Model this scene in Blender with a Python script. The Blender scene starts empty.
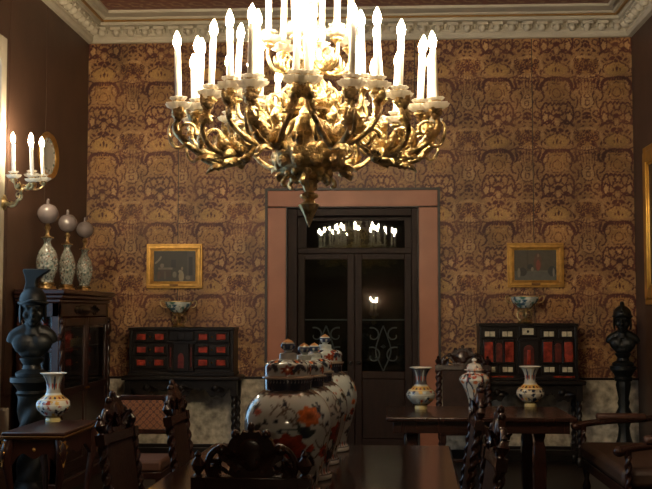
import bpy, bmesh, math, random
import numpy as np
from mathutils import Vector, Matrix, Euler

R = math.radians
PI = math.pi
scn = bpy.context.scene
col = scn.collection
rng = random.Random(7)

# ------------------------------------------------------------------ camera, world, exposure
F = 1054.0                      # focal length in pixels of the 652 x 489 frame
EYE = 1.55
PITCH = math.atan(66.5 / F)
YAW = math.atan(53 / F * math.cos(PITCH))
cam_d = bpy.data.cameras.new('camera')
cam = bpy.data.objects.new('camera', cam_d)
col.objects.link(cam)
cam_d.sensor_width = 36.0
cam_d.lens = F / 652 * 36.0
cam_d.clip_start = 0.05
cam.location = (0, 0, EYE)
cam.rotation_euler = (PI / 2 + PITCH, 0, YAW)
scn.camera = cam
CM = Euler((PI / 2 + PITCH, 0, YAW)).to_matrix()

scn.view_settings.view_transform = 'Standard'
scn.view_settings.look = 'None'
scn.view_settings.gamma = 1.0
scn.view_settings.use_curve_mapping = False
scn.view_settings.exposure = 0.0
scn.cycles.use_denoising = True
scn.cycles.max_bounces = 8
scn.cycles.sample_clamp_indirect = 6.0

BULB = 480.0                    # radiance of a candle bulb
world = bpy.data.worlds.new('dusk')
scn.world = world
world.use_nodes = True
bg = world.node_tree.nodes['Background']
bg.inputs['Color'].default_value = (0.45, 0.7, 1.0, 1)
bg.inputs['Strength'].default_value = 3.6


def ray(px, py):
    return CM @ Vector(((px - 326) / F, -(py - 244.5) / F, -1))


def at_y(px, py, Y):
    r = ray(px, py)
    return Vector((0, 0, EYE)) + r * (Y / r.y)


def at_h(px, py, h):
    r = ray(px, py)
    return Vector((0, 0, EYE)) + r * ((h - EYE) / r.z)


# ------------------------------------------------------------------ helpers
def lin(c):
    out = []
    for v in c[:3]:
        v = v / 255.0
        out.append(v / 12.92 if v <= 0.04045 else ((v + 0.055) / 1.055) ** 2.4)
    return tuple(out)


def lin_np(a):
    a = np.clip(a / 255.0, 0, 1)
    return np.where(a <= 0.04045, a / 12.92, ((a + 0.055) / 1.055) ** 2.4)


MATS = {}


def mat(name, c, rough=0.5, metal=0.0, var=0.15, scale=8.0, bump=0.0, bscale=40.0, spec=0.5, attr=False, coat=0.0, stretch=None, trans=0.0, emis=0.0, alpha=None):
    if name in MATS:
        return MATS[name]
    m = bpy.data.materials.new(name)
    m.use_nodes = True
    nt = m.node_tree
    b = nt.nodes['Principled BSDF']
    b.inputs['Roughness'].default_value = rough
    b.inputs['Metallic'].default_value = metal
    b.inputs['Specular IOR Level'].default_value = spec
    b.inputs['Coat Weight'].default_value = coat
    b.inputs['Coat Roughness'].default_value = 0.08
    b.inputs['Transmission Weight'].default_value = trans
    tc = nt.nodes.new('ShaderNodeTexCoord')
    mp = nt.nodes.new('ShaderNodeMapping')
    nt.links.new(tc.outputs['Object'], mp.inputs['Vector'])
    if stretch:
        mp.inputs['Scale'].default_value = stretch
    nz = nt.nodes.new('ShaderNodeTexNoise')
    nz.inputs['Scale'].default_value = scale
    nz.inputs['Detail'].default_value = 5
    nt.links.new(mp.outputs['Vector'], nz.inputs['Vector'])
    mr = nt.nodes.new('ShaderNodeMapRange')
    mr.inputs['From Min'].default_value = 0.3
    mr.inputs['From Max'].default_value = 0.7
    mr.inputs['To Min'].default_value = 1 - var
    mr.inputs['To Max'].default_value = 1 + var
    nt.links.new(nz.outputs['Fac'], mr.inputs['Value'])
    mx = nt.nodes.new('ShaderNodeVectorMath')
    mx.operation = 'SCALE'
    if attr:
        at = nt.nodes.new('ShaderNodeAttribute')
        at.attribute_name = 'Col'
        nt.links.new(at.outputs['Color'], mx.inputs[0])
    else:
        mx.inputs[0].default_value = lin(c)
    nt.links.new(mr.outputs['Result'], mx.inputs['Scale'])
    nt.links.new(mx.outputs['Vector'], b.inputs['Base Color'])
    if bump:
        n2 = nt.nodes.new('ShaderNodeTexNoise')
        n2.inputs['Scale'].default_value = bscale
        n2.inputs['Detail'].default_value = 3
        nt.links.new(mp.outputs['Vector'], n2.inputs['Vector'])
        bp = nt.nodes.new('ShaderNodeBump')
        bp.inputs['Strength'].default_value = bump
        bp.inputs['Distance'].default_value = 0.01
        nt.links.new(n2.outputs['Fac'], bp.inputs['Height'])
        nt.links.new(bp.outputs['Normal'], b.inputs['Normal'])
    if emis:
        b.inputs['Emission Color'].default_value = lin(c) + (1,)
        b.inputs['Emission Strength'].default_value = emis
    MATS[name] = m
    return m


def pane_mat(name, tint, rough=0.02, ior=1.5):
    m = bpy.data.materials.new(name)
    m.use_nodes = True
    nt = m.node_tree
    nt.nodes.clear()
    out = nt.nodes.new('ShaderNodeOutputMaterial')
    tr = nt.nodes.new('ShaderNodeBsdfTransparent')
    tr.inputs['Color'].default_value = tint + (1,)
    gl = nt.nodes.new('ShaderNodeBsdfGlossy')
    gl.inputs['Roughness'].default_value = rough
    lw = nt.nodes.new('ShaderNodeLayerWeight')       # Schlick reflectance, the same from both faces of the pane
    lw.inputs['Blend'].default_value = 0.5
    pw = nt.nodes.new('ShaderNodeMath'); pw.operation = 'POWER'; pw.inputs[1].default_value = 5
    nt.links.new(lw.outputs['Facing'], pw.inputs[0])
    fr = nt.nodes.new('ShaderNodeMapRange')
    f0 = ((ior - 1) / (ior + 1)) ** 2
    fr.inputs['To Min'].default_value = f0
    fr.inputs['To Max'].default_value = 1.0
    nt.links.new(pw.outputs[0], fr.inputs['Value'])
    mx = nt.nodes.new('ShaderNodeMixShader')
    nt.links.new(fr.outputs['Result'], mx.inputs['Fac'])
    nt.links.new(tr.outputs['BSDF'], mx.inputs[1])
    nt.links.new(gl.outputs['BSDF'], mx.inputs[2])
    nt.links.new(mx.outputs['Shader'], out.inputs['Surface'])
    return m


def smooth_path(pts, n=6):
    pts = [Vector(p) for p in pts]
    out = []
    for i in range(len(pts) - 1):
        p0 = pts[max(i - 1, 0)]; p1 = pts[i]; p2 = pts[i + 1]; p3 = pts[min(i + 2, len(pts) - 1)]
        for k in range(n):
            t = k / n
            out.append(0.5 * ((2 * p1) + (p2 - p0) * t + (2 * p0 - 5 * p1 + 4 * p2 - p3) * t * t + (3 * p1 - p0 - 3 * p2 + p3) * t ** 3))
    out.append(pts[-1])
    return out


class MB:
    """collects shapes and links them as ONE mesh object"""
    def __init__(s):
        s.v = []; s.f = []

    def add(s, vs, fs, M=None):
        o = len(s.v)
        if M is not None:
            vs = [M @ Vector(v) for v in vs]
        s.v.extend([tuple(v) for v in vs])
        s.f.extend([tuple(i + o for i in f) for f in fs])
        return s

    def box(s, x0, x1, y0, y1, z0, z1, M=None):
        vs = [(x0, y0, z0), (x1, y0, z0), (x1, y1, z0), (x0, y1, z0), (x0, y0, z1), (x1, y0, z1), (x1, y1, z1), (x0, y1, z1)]
        fs = [(0, 3, 2, 1), (4, 5, 6, 7), (0, 1, 5, 4), (1, 2, 6, 5), (2, 3, 7, 6), (3, 0, 4, 7)]
        return s.add(vs, fs, M)

    def lathe(s, prof, n=28, M=None, mod=None, cap=True):
        vs = []; fs = []
        for i, (r, z) in enumerate(prof):
            for k in range(n):
                a = 2 * PI * k / n
                rr = r * (mod(a, z) if mod else 1.0)
                vs.append((rr * math.cos(a), rr * math.sin(a), z))
        m = len(prof)
        for i in range(m - 1):
            for k in range(n):
                k2 = (k + 1) % n
                fs.append((i * n + k, i * n + k2, (i + 1) * n + k2, (i + 1) * n + k))
        if cap:
            fs.append(tuple(range(n - 1, -1, -1)))
            fs.append(tuple((m - 1) * n + k for k in range(n)))
        return s.add(vs, fs, M)

    def tube(s, path, rad, n=8, M=None, sm=5, squash=1.0):
        p = smooth_path(path, sm) if sm else [Vector(q) for q in path]
        L = len(p)
        if not isinstance(rad, (list, tuple)):
            rad = [rad, rad]
        vs = []; fs = []
        t0 = (p[1] - p[0]).normalized()
        up = Vector((0, 0, 1)) if abs(t0.z) < 0.9 else Vector((0, 1, 0))
        nn = (up - t0 * up.dot(t0)).normalized()
        for i in range(L):
            t = (p[min(i + 1, L - 1)] - p[max(i - 1, 0)])
            t = t.normalized() if t.length > 1e-9 else t0
            nn = (nn - t * nn.dot(t))
            nn = nn.normalized() if nn.length > 1e-6 else t.orthogonal().normalized()
            b = t.cross(nn)
            q = i / (L - 1) * (len(rad) - 1)
            j = min(int(q), len(rad) - 2)
            r = rad[j] + (rad[j + 1] - rad[j]) * (q - j)
            for k in range(n):
                a = 2 * PI * k / n
                vs.append(p[i] + nn * (r * math.cos(a)) + b * (r * squash * math.sin(a)))
        for i in range(L - 1):
            for k in range(n):
                k2 = (k + 1) % n
                fs.append((i * n + k, i * n + k2, (i + 1) * n + k2, (i + 1) * n + k))
        fs.append(tuple(range(n - 1, -1, -1)))
        fs.append(tuple((L - 1) * n + k for k in range(n)))
        return s.add(vs, fs, M)

    def twist(s, z0, z1, r, pitch=0.07, depth=0.3, n=12, M=None, strands=2, taper=None):
        m = max(6, int((z1 - z0) / pitch * 9))
        vs = []; fs = []
        for i in range(m + 1):
            z = z0 + (z1 - z0) * i / m
            e = min(1, min(i, m - i) / 3)
            rt = r if taper is None else r + (taper - r) * i / m
            for k in range(n):
                a = 2 * PI * k / n
                rr = rt * (1 - depth * e * (0.5 - 0.5 * math.cos(strands * (a - 2 * PI * z / (pitch * strands)))))
                vs.append((rr * math.cos(a), rr * math.sin(a), z))
        for i in range(m):
            for k in range(n):
                k2 = (k + 1) % n
                fs.append((i * n + k, i * n + k2, (i + 1) * n + k2, (i + 1) * n + k))
        fs.append(tuple(range(n - 1, -1, -1)))
        fs.append(tuple(m * n + k for k in range(n)))
        return s.add(vs, fs, M)

    def prism(s, out, d0, d1, M=None):
        """outline in the x-z plane, extruded along y from d0 to d1"""
        n = len(out)
        vs = [(x, d0, z) for x, z in out] + [(x, d1, z) for x, z in out]
        fs = [tuple(range(n)), tuple(range(2 * n - 1, n - 1, -1))]
        for k in range(n):
            k2 = (k + 1) % n
            fs.append((k2, k, n + k, n + k2))
        return s.add(vs, fs, M)

    def ell(s, c, r, M=None, n=14, m=9):
        prof = []
        vs = []; fs = []
        for i in range(m + 1):
            t = PI * i / m
            rr = max(math.sin(t), 0.02)
            for k in range(n):
                a = 2 * PI * k / n
                vs.append((c[0] + r[0] * rr * math.cos(a), c[1] + r[1] * rr * math.sin(a), c[2] - r[2] * math.cos(t)))
        for i in range(m):
            for k in range(n):
                k2 = (k + 1) % n
                fs.append((i * n + k, i * n + k2, (i + 1) * n + k2, (i + 1) * n + k))
        fs.append(tuple(range(n - 1, -1, -1)))
        fs.append(tuple(m * n + k for k in range(n)))
        return s.add(vs, fs, M)

    def leaf(s, L, W, curl=0.6, M=None, lobes=4, thick=0.006, m=14):
        """acanthus-like leaf growing along +x, curling up in z"""
        vs = []; fs = []
        ns = 5
        for layer in (0, 1):
            x = z = 0.0
            for i in range(m + 1):
                t = i / m
                ang = curl * (t ** 1.5) * 2.4
                if i:
                    x += L / m * math.cos(ang); z += L / m * math.sin(ang)
                w = W * (0.35 + 0.65 * math.sin(PI * min(t * 1.15 + 0.05, 1) ** 0.8)) * (1 + 0.28 * math.cos(2 * PI * lobes * t)) * (1 if t < 0.97 else 0.3)
                for k in range(ns):
                    q = (k / (ns - 1) - 0.5) * 2
                    vs.append((x - abs(q) * 0.25 * w, q * w * 0.5, z + 0.25 * w * (abs(q) - 0.4 * (k % 2)) - layer * thick))
        o = (m + 1) * ns
        for i in range(m):
            for k in range(ns - 1):
                a = i * ns + k
                fs.append((a, a + ns, a + ns + 1, a + 1))
                fs.append((o + a, o + a + 1, o + a + ns + 1, o + a + ns))
        for i in range(m):
            a = i * ns; b = i * ns + ns - 1
            fs.append((a, o + a, o + a + ns, a + ns)); fs.append((b, b + ns, o + b + ns, o + b))
        return s.add(vs, fs, M)

    def mesh(s, name, sharp=38):
        me = bpy.data.meshes.new(name)
        me.from_pydata(s.v, [], s.f)
        me.update()
        me.polygons.foreach_set('use_smooth', [True] * len(me.polygons))
        me.set_sharp_from_angle(angle=R(sharp))
        return me

    def build(s, name, m, parent=None, loc=None, rz=0.0, bev=0.0, sharp=38):
        me = s.mesh(name, sharp)
        me.materials.append(m)
        return link(name, me, parent, loc, rz, bev)


def link(name, me, parent=None, loc=None, rz=0.0, bev=0.0):
    o = bpy.data.objects.new(name, me)
    col.objects.link(o)
    if parent:
        o.parent = parent
    if loc is not None:
        o.location = loc
    if rz:
        o.rotation_euler = (0, 0, rz)
    if bev:
        b = o.modifiers.new('bevel', 'BEVEL')
        b.width = bev; b.segments = 2; b.limit_method = 'ANGLE'; b.angle_limit = R(40)
    return o


def tag(o, label=None, cat=None, group=None, kind=None):
    if label: o['label'] = label
    if cat: o['category'] = cat
    if group: o['group'] = group
    if kind: o['kind'] = kind
    return o


def thing(name, label, cat, loc=(0, 0, 0), rz=0.0, group=None):
    o = bpy.data.objects.new(name, None)
    o.empty_display_size = 0.1
    col.objects.link(o)
    o.location = loc
    o.rotation_euler = (0, 0, rz)
    return tag(o, label, cat, group)


def struct(name, mb, m, bev=0.0):
    return tag(mb.build(name, m, bev=bev), kind='structure')


def copy_tree(o, parent=None):
    c = o.copy()
    col.objects.link(c)
    c.parent = parent
    for ch in list(o.children):
        copy_tree(ch, c)
    return c


T = Matrix.Translation


def RX(d): return Matrix.Rotation(R(d), 4, 'X')
def RY(d): return Matrix.Rotation(R(d), 4, 'Y')
def RZ(d): return Matrix.Rotation(R(d), 4, 'Z')
def SC(x, y, z): return Matrix.Diagonal((x, y, z, 1))


class Canvas:
    """a small colour field drawn with code; sampled into vertex colours"""
    def __init__(s, W, H, res, c, wrapx=False):
        s.W, s.H, s.wrap = W, H, wrapx
        s.w, s.h = max(4, int(W / res)), max(4, int(H / res))
        s.a = np.tile(np.array(c[:3], float), (s.h, s.w, 1))
        s.X, s.Y = np.meshgrid((np.arange(s.w) + 0.5) / s.w * W, (np.arange(s.h) + 0.5) / s.h * H)
        s.soft = res * 1.0

    def dx(s, cx):
        d = s.X - cx
        if s.wrap:
            d = (d + s.W / 2) % s.W - s.W / 2
        return d

    def put(s, sd, c, op=1.0):
        k = np.clip(0.5 - sd / s.soft, 0, 1)[..., None] * op
        s.a = s.a * (1 - k) + np.array(c[:3], float) * k

    def ell(s, cx, cy, rx, ry, c, rot=0, ring=0.0, lob=0, lamp=0.15, ph=0.0, op=1.0):
        x, y = s.dx(cx), s.Y - cy
        cr, sr = math.cos(rot), math.sin(rot)
        u, v = (x * cr + y * sr) / rx, (-x * sr + y * cr) / ry
        r = np.sqrt(u * u + v * v)
        if lob:
            r = r / (1 + lamp * np.cos(lob * np.arctan2(v, u) + ph))
        sd = (r - 1) * min(rx, ry)
        if ring:
            sd = np.abs(sd) - ring / 2
        s.put(sd, c, op)

    def line(s, pts, w, c, sm=6, op=1.0):
        p = [(q.x, q.y) for q in smooth_path([(a, b, 0) for a, b in pts], sm)] if sm else pts
        d = np.full(s.X.shape, 1e9)
        for (x0, y0), (x1, y1) in zip(p[:-1], p[1:]):
            ex, ey = x1 - x0, y1 - y0
            L = ex * ex + ey * ey + 1e-12
            px, py = s.dx(x0), s.Y - y0
            t = np.clip((px * ex + py * ey) / L, 0, 1)
            d = np.minimum(d, np.hypot(px - t * ex, py - t * ey))
        s.put(d - w / 2, c, op)

    def rect(s, x0, x1, y0, y1, c, op=1.0):
        sd = np.maximum(np.abs(s.dx((x0 + x1) / 2)) - (x1 - x0) / 2, np.abs(s.Y - (y0 + y1) / 2) - (y1 - y0) / 2)
        s.put(sd, c, op)

    def sample(s, x, y, wrapy=False):
        i = np.floor(np.asarray(x) / s.W * s.w).astype(int)
        j = np.floor(np.asarray(y) / s.H * s.h).astype(int)
        i = i % s.w if s.wrap else np.clip(i, 0, s.w - 1)
        j = j % s.h if wrapy else np.clip(j, 0, s.h - 1)
        return s.a[j, i]


def paint(me, rgb):
    """rgb: (n,3) display colours per vertex"""
    at = me.color_attributes.new('Col', 'FLOAT_COLOR', 'POINT')
    c = np.ones((len(me.vertices), 4), np.float32)
    c[:, :3] = lin_np(np.asarray(rgb, float))
    at.data.foreach_set('color', c.ravel())


def grid_mesh(name, W, H, nx, ny, fn, M=None):
    """flat grid in the x-z plane facing -y, coloured by fn(x, z) -> (n,3)"""
    x = np.linspace(0, W, nx + 1); z = np.linspace(0, H, ny + 1)
    gx, gz = np.meshgrid(x, z)
    v = np.zeros(((nx + 1) * (ny + 1), 3)); v[:, 0] = gx.ravel(); v[:, 2] = gz.ravel()
    rgb = fn(v[:, 0], v[:, 2])
    if M is not None:
        mm = np.array(M)
        v = v @ mm[:3, :3].T + mm[:3, 3]
    i = np.arange(nx)[None, :] + np.arange(ny)[:, None] * (nx + 1)
    i = i.ravel()
    f = np.stack([i, i + 1, i + nx + 2, i + nx + 1], 1)
    me = bpy.data.meshes.new(name)
    me.vertices.add(len(v)); me.vertices.foreach_set('co', v.ravel())
    me.loops.add(f.size); me.loops.foreach_set('vertex_index', f.ravel())
    me.polygons.add(len(f)); me.polygons.foreach_set('loop_start', np.arange(len(f)) * 4)
    me.polygons.foreach_set('loop_total', np.full(len(f), 4))
    me.update(calc_edges=True)
    paint(me, rgb)
    return me


def lathe_painted(name, prof, fn, n=128, dz=0.004, mod=None):
    """lathe with a dense surface coloured by fn(theta, s, z, r); s = 0..1 along the profile"""
    P = smooth_path([(r, 0, z) for r, z in prof], 6)
    pts = [(p.x, p.z) for p in P]
    out = [pts[0]]
    for a, b in zip(pts[:-1], pts[1:]):
        k = max(1, int(math.hypot(b[0] - a[0], b[1] - a[1]) / dz))
        for j in range(1, k + 1):
            out.append((a[0] + (b[0] - a[0]) * j / k, a[1] + (b[1] - a[1]) * j / k))
    mb = MB()
    mb.lathe([(max(r, 0.0008), z) for r, z in out], n, mod=mod)
    me = mb.mesh(name)
    m = len(out)
    th = np.tile(np.arange(n) * 2 * PI / n, m)
    rr = np.repeat([o[0] for o in out], n); zz = np.repeat([o[1] for o in out], n)
    paint(me, fn(th, zz, rr))
    return me


# ------------------------------------------------------------------ materials
GOLD = mat('gilt_bronze', (200, 174, 124), 0.3, 1.0, 0.75, 18, 0.9, 80)
GILT = mat('gilt_wood', (196, 152, 82), 0.38, 0.85, 0.2, 20, 0.1, 80)
BRASS = mat('brass', (190, 140, 60), 0.3, 1.0, 0.15, 20)
EBONY = mat('ebony_wood', (22, 17, 15), 0.35, 0, 0.3, 12, 0.05, 60, spec=0.3)
MAHOG = mat('mahogany', (40, 22, 17), 0.13, 0, 0.35, 5, 0.02, 30, stretch=(1, 8, 1))
MAHOGX = mat('mahogany_long_grain', (40, 22, 17), 0.22, 0, 0.35, 5, 0.03, 30, stretch=(8, 1, 1))
WALNUT = mat('walnut_carved', (40, 21, 16), 0.24, 0, 0.3, 10, 0.08, 50, spec=0.5)
ROSEWD = mat('rosewood', (44, 22, 17), 0.3, 0, 0.3, 6, 0.05, 30, stretch=(3, 3, 0.6))
DOORWD = mat('dark_door_wood', (36, 21, 15), 0.5, 0, 0.3, 8, 0.1, 40, spec=0.18, stretch=(4, 4, 0.5))
BRONZE = mat('black_bronze', (16, 18, 17), 0.45, 0.0, 0.3, 8, 0.1, 40, spec=0.25)
PINKM = mat('pink_marble', (150, 92, 63), 0.45, 0, 0.12, 3.5, 0.03, 20)
BLACKM = mat('black_edge', (42, 36, 32), 0.5, 0, 0.6, 30)
DADO = mat('grey_veined_marble', (168, 160, 142), 0.4, 0, 0.6, 13, 0.05, 20)
STONE = mat('cream_stucco', (188, 178, 158), 0.7, 0, 0.08, 6, 0.1, 60)
LEATH = mat('dark_wall_leather', (74, 52, 40), 0.5, 0, 0.2, 3, 0.15, 60)
PAPER = mat('gilt_leather_hanging', (0, 0, 0), 0.5, 0.0, 0.28, 5, 0.12, 90, attr=True, spec=0.45)
GLAZE = mat('painted_porcelain', (0, 0, 0), 0.12, 0, 0.06, 10, 0, attr=True, coat=0.4)
CANVASM = mat('oil_paint', (0, 0, 0), 0.45, 0, 0.1, 30, 0.08, 90, attr=True)
FABRIC = mat('woven_fabric', (0, 0, 0), 0.85, 0, 0.15, 60, 0.2, 200, attr=True)
HIDE = mat('brown_leather_upholstery', (46, 28, 20), 0.6, 0, 0.3, 14, 0.2, 60, spec=0.2)
PARQ = mat('dark_parquet', (40, 30, 24), 0.35, 0, 0.3, 6, 0.05, 20, stretch=(1, 10, 1))
WAX = mat('ivory_candle', (236, 228, 210), 0.5, 0, 0.03, 20)
PETAL = mat('white_glass_petals', (232, 226, 212), 0.3, 0, 0.05, 20, trans=0.25)
_nt = PETAL.node_tree
_tl = _nt.nodes.new('ShaderNodeBsdfTranslucent'); _tl.inputs['Color'].default_value = (0.9, 0.88, 0.8, 1)
_mx = _nt.nodes.new('ShaderNodeMixShader'); _mx.inputs['Fac'].default_value = 0.6
_nt.links.new(_nt.nodes['Principled BSDF'].outputs[0], _mx.inputs[1]); _nt.links.new(_tl.outputs[0], _mx.inputs[2])
_nt.links.new(_mx.outputs[0], _nt.nodes['Material Output'].inputs['Surface'])
BULBM = mat('lit_candle_bulb', (255, 232, 194), 0.5, 0, 0.0, 5, emis=BULB)
RED = mat('red_tortoiseshell', (132, 44, 28), 0.25, 0, 0.55, 22, coat=0.3)
IVORY = mat('ivory_plaque', (190, 180, 150), 0.4, 0, 0.25, 40)
GLOBE = mat('smoky_glass_globe', (112, 102, 100), 0.12, 0, 0.08, 8, coat=0.6)
PANE = pane_mat('window_glass', (0.9, 0.95, 0.95), 0.01, 1.5)
DPANE = pane_mat('door_glass', (0.5, 0.55, 0.52), 0.015, 1.5)
CPANE = pane_mat('cabinet_glass', (0.8, 0.8, 0.78), 0.03, 1.45)

# ------------------------------------------------------------------ the room
D = 11.1
XL = at_y(86.5, 200, D).x
XR = at_y(634.5, 200, D).x
HC = 4.65
YB = -1.6                      # wall behind the camera


def bx(px): return at_y(px, 250, D).x
def bh(py, px=326): return at_y(px, py, D).z


print('ROOM', XL, XR, bh(458), bh(378), bh(188, 352), bh(208, 352), bh(38, 300))

struct('floor', MB().box(XL - 0.5, XR + 0.3, YB - 0.2, D + 2.6, -0.1, 0.0), PARQ)
struct('ceiling', MB().box(XL - 0.5, XR + 0.3, YB - 0.2, D + 0.3, HC, HC + 0.1), STONE)

# door opening in the back wall
DX0, DX1 = bx(287.5), bx(417.5)
DH = bh(208, 352)
wb = MB()
wb.box(XL - 0.5, DX0, D, D + 0.3, 0, HC).box(DX1, XR + 0.3, D, D + 0.3, 0, HC).box(DX0, DX1, D, D + 0.3, DH, HC)
wall_back = struct('wall_back', wb, BLACKM)
# dark passage beyond the door
ps = MB()
ps.box(DX0 - 0.5, DX1 + 0.5, D + 2.3, D + 2.4, 0, 3.2).box(DX0 - 0.6, DX0 - 0.5, D + 0.3, D + 2.4, 0, 3.2)
ps.box(DX1 + 0.5, DX1 + 0.6, D + 0.3, D + 2.4, 0, 3.2).box(DX0 - 0.6, DX1 + 0.6, D + 0.3, D + 2.4, 3.2, 3.3)
struct('wall_passage', ps, LEATH)
struct('wall_right', MB().box(XR, XR + 0.25, YB - 0.2, D + 0.3, 0, HC), LEATH)
struct('wall_front', MB().box(XL - 0.5, XR + 0.3, YB - 0.2, YB, 0, HC), LEATH)
# left wall with a tall window opening, just outside the frame of the photograph
WY0, WY1, WZ0, WZ1 = 6.2, 8.42, 0.75, 3.62
wl = MB()
wl.box(XL - 0.3, XL, YB - 0.2, WY0, 0, HC).box(XL - 0.3, XL, WY1, D + 0.3, 0, HC)
wl.box(XL - 0.3, XL, WY0, WY1, 0, WZ0).box(XL - 0.3, XL, WY0, WY1, WZ1, HC)
wall_left = struct('wall_left', wl, LEATH)
# leather lengths on the left wall with a seam
for k, (a, b) in enumerate(((WY1 + 0.27, 9.66), (9.672, D - 0.01))):
    MB().box(XL, XL + 0.006, a, b, 0.84, 4.43).build('leather_panel', LEATH, wall_left, bev=0.002)
win = bpy.data.objects.new('window_1', None); col.objects.link(win); tag(win, kind='structure')
win.location = (XL, (WY0 + WY1) / 2, WZ0)
def wloc(o): o.matrix_parent_inverse = Matrix.Translation(-win.location); return o
fr = MB()
fr.box(XL - 0.02, XL + 0.035, WY1, WY1 + 0.12, 0.5, WZ1 + 0.2).box(XL - 0.02, XL + 0.035, WY0 - 0.21, WY0, 0.5, WZ1 + 0.2)
fr.box(XL - 0.02, XL + 0.035, WY0, WY1, WZ1, WZ1 + 0.2).box(XL - 0.02, XL + 0.06, WY0 - 0.25, WY1 + 0.25, 0.5, WZ0)
wloc(fr.build('window_surround', STONE, win, bev=0.008))
sa = MB()
ym = (WY0 + WY1) / 2
for y in (WY0, ym - 0.035, WY1 - 0.06):
    sa.box(XL - 0.2, XL - 0.15, y, y + 0.06, WZ0, WZ1)
for z in (WZ0, WZ0 + 0.95, WZ0 + 1.9, WZ1 - 0.06):
    sa.box(XL - 0.2, XL - 0.15, WY0, WY1, z, z + 0.05)
wloc(sa.build('sash', DOORWD, win))
wloc(MB().box(XL - 0.18, XL - 0.175, WY0, WY1, WZ0, WZ1).build('window_pane', PANE, win))
pl = bpy.data.lights.new('daylight_portal', 'AREA')
pl.shape = 'RECTANGLE'; pl.size = WY1 - WY0; pl.size_y = WZ1 - WZ0
pl.cycles.is_portal = True
po = bpy.data.objects.new('daylight_portal', pl); col.objects.link(po)
po.location = (XL - 0.28, ym, (WZ0 + WZ1) / 2)
po.rotation_euler = (PI / 2, 0, -PI / 2)

# ---- gilt leather hangings on the back wall
TW, TH = 0.622, 0.762
TAN, DRK, LITE = (148, 110, 70), (66, 22, 18), (170, 132, 88)
cv = Canvas(TW / 2 + 0.02, TH, 0.004, TAN)
cv.X = cv.X - 0.01                     # U in [-.01, .32]
V0 = 0.535                             # arch top


def wl_(pts, w, c=DRK):
    q = [(a, b + V0) for a, b in pts]
    for s in (-TH, 0, TH):
        cv.line([(a, b + s) for a, b in q], w, c)


def we_(x, y, rx, ry, c, rot=0, ring=0, lob=0):
    for s in (-TH, 0, TH):
        cv.ell(x, y + V0 + s, rx, ry, c, rot, ring, lob)


we_(0, -0.12, 0.12, 0.11, (150, 110, 64)); we_(0.31, -0.26, 0.07, 0.08, LITE)
we_(0, 0.09, 0.12, 0.07, (164, 126, 72)); we_(0.31, 0.13, 0.13, 0.09, (150, 108, 60))
wl_([(0.31, 0.225), (0.23, 0.212), (0.17, 0.17), (0.15, 0.09), (0.19, 0.03), (0.31, 0.01)], 0.026, LITE)
wl_([(0, 0.0), (0.05, 0.0), (0.10, -0.012), (0.14, -0.045)], 0.016)
wl_([(0.085, -0.012), (0.125, -0.03), (0.15, -0.07), (0.158, -0.105)], 0.036)
wl_([(0.158, -0.1), (0.15, -0.14), (0.13, -0.16)], 0.016)
for xx in (0.015, 0.04, 0.065):
    we_(xx, -0.022, 0.011, 0.02, DRK, 0.25)
wl_([(0.12, -0.005), (0.18, 0.012), (0.24, 0.0), (0.31, -0.012)], 0.012)
we_(0.112, -0.082, 0.016, 0.042, LITE, 0.45); wl_([(0.095, -0.05), (0.088, -0.09), (0.10, -0.13), (0.12, -0.14)], 0.008)
wl_([(0.0, -0.11), (0.03, -0.13), (0.045, -0.17), (0.03, -0.2), (0.0, -0.21)], 0.007); wl_([(0.06, -0.13), (0.075, -0.18), (0.06, -0.23), (0.03, -0.245), (0.0, -0.24)], 0.008)
wl_([(0.0, -0.05), (0.02, -0.065), (0.04, -0.06)], 0.010)
wl_([(0.17, 0.0), (0.2, -0.03), (0.225, -0.02), (0.23, -0.06), (0.205, -0.09), (0.22, -0.13)], 0.009)
wl_([(0.15, -0.16), (0.135, -0.2), (0.155, -0.24), (0.18, -0.25)], 0.016)
wl_([(0.0, -0.285), (0.022, -0.265), (0.045, -0.29), (0.068, -0.265), (0.09, -0.288), (0.115, -0.265), (0.14, -0.285), (0.15, -0.32)], 0.018)
wl_([(0.11, -0.30), (0.09, -0.36), (0.05, -0.40), (0.0, -0.425)], 0.013)
we_(0.122, -0.425, 0.028, 0.046, LITE); we_(0.122, -0.425, 0.034, 0.055, DRK, 0, 0.014, 5)
wl_([(0.165, -0.36), (0.17, -0.42), (0.15, -0.475), (0.1, -0.495), (0.06, -0.48)], 0.02)
we_(0, -0.47, 0.055, 0.04, DRK, 0, 0.014, 5); we_(0, -0.40, 0.03, 0.022, DRK, 0, 0, 3); we_(0, -0.475, 0.022, 0.016, LITE)
wl_([(0.11, 0.035), (0.14, 0.07), (0.13, 0.11), (0.085, 0.14), (0.045, 0.155), (0.03, 0.185)], 0.010)
we_(0.035, 0.205, 0.034, 0.02, DRK, -0.5); we_(0, 0.175, 0.02, 0.02, DRK); we_(0.1, 0.19, 0.025, 0.014, DRK, 0.6)
for (x, y, r) in ((0.262, 0.085, 0.03), (0.215, 0.12, 0.028), (0.275, 0.148, 0.025), (0.205, 0.175, 0.022), (0.235, 0.055, 0.02)):
    we_(x, y, r, r, DRK, 0, 0.011); we_(x, y, r * 0.45, r * 0.45, DRK)
we_(0.31, 0.185, 0.016, 0.02, DRK); we_(0.28, 0.195, 0.013, 0.012, DRK); we_(0.31, 0.11, 0.015, 0.03, DRK)
for x in (0.295, 0.265, 0.24):
    wl_([(x, 0.03), (x - 0.004, -0.06), (x + 0.004, -0.16)], 0.007)
wl_([(0.24, -0.15), (0.255, -0.2), (0.24, -0.25), (0.25, -0.3), (0.28, -0.33), (0.31, -0.335)], 0.011)
we_(0.31, -0.2, 0.03, 0.018, DRK, 0, 0.008); we_(0.31, -0.27, 0.02, 0.03, DRK, 0, 0.008, 5)
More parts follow.
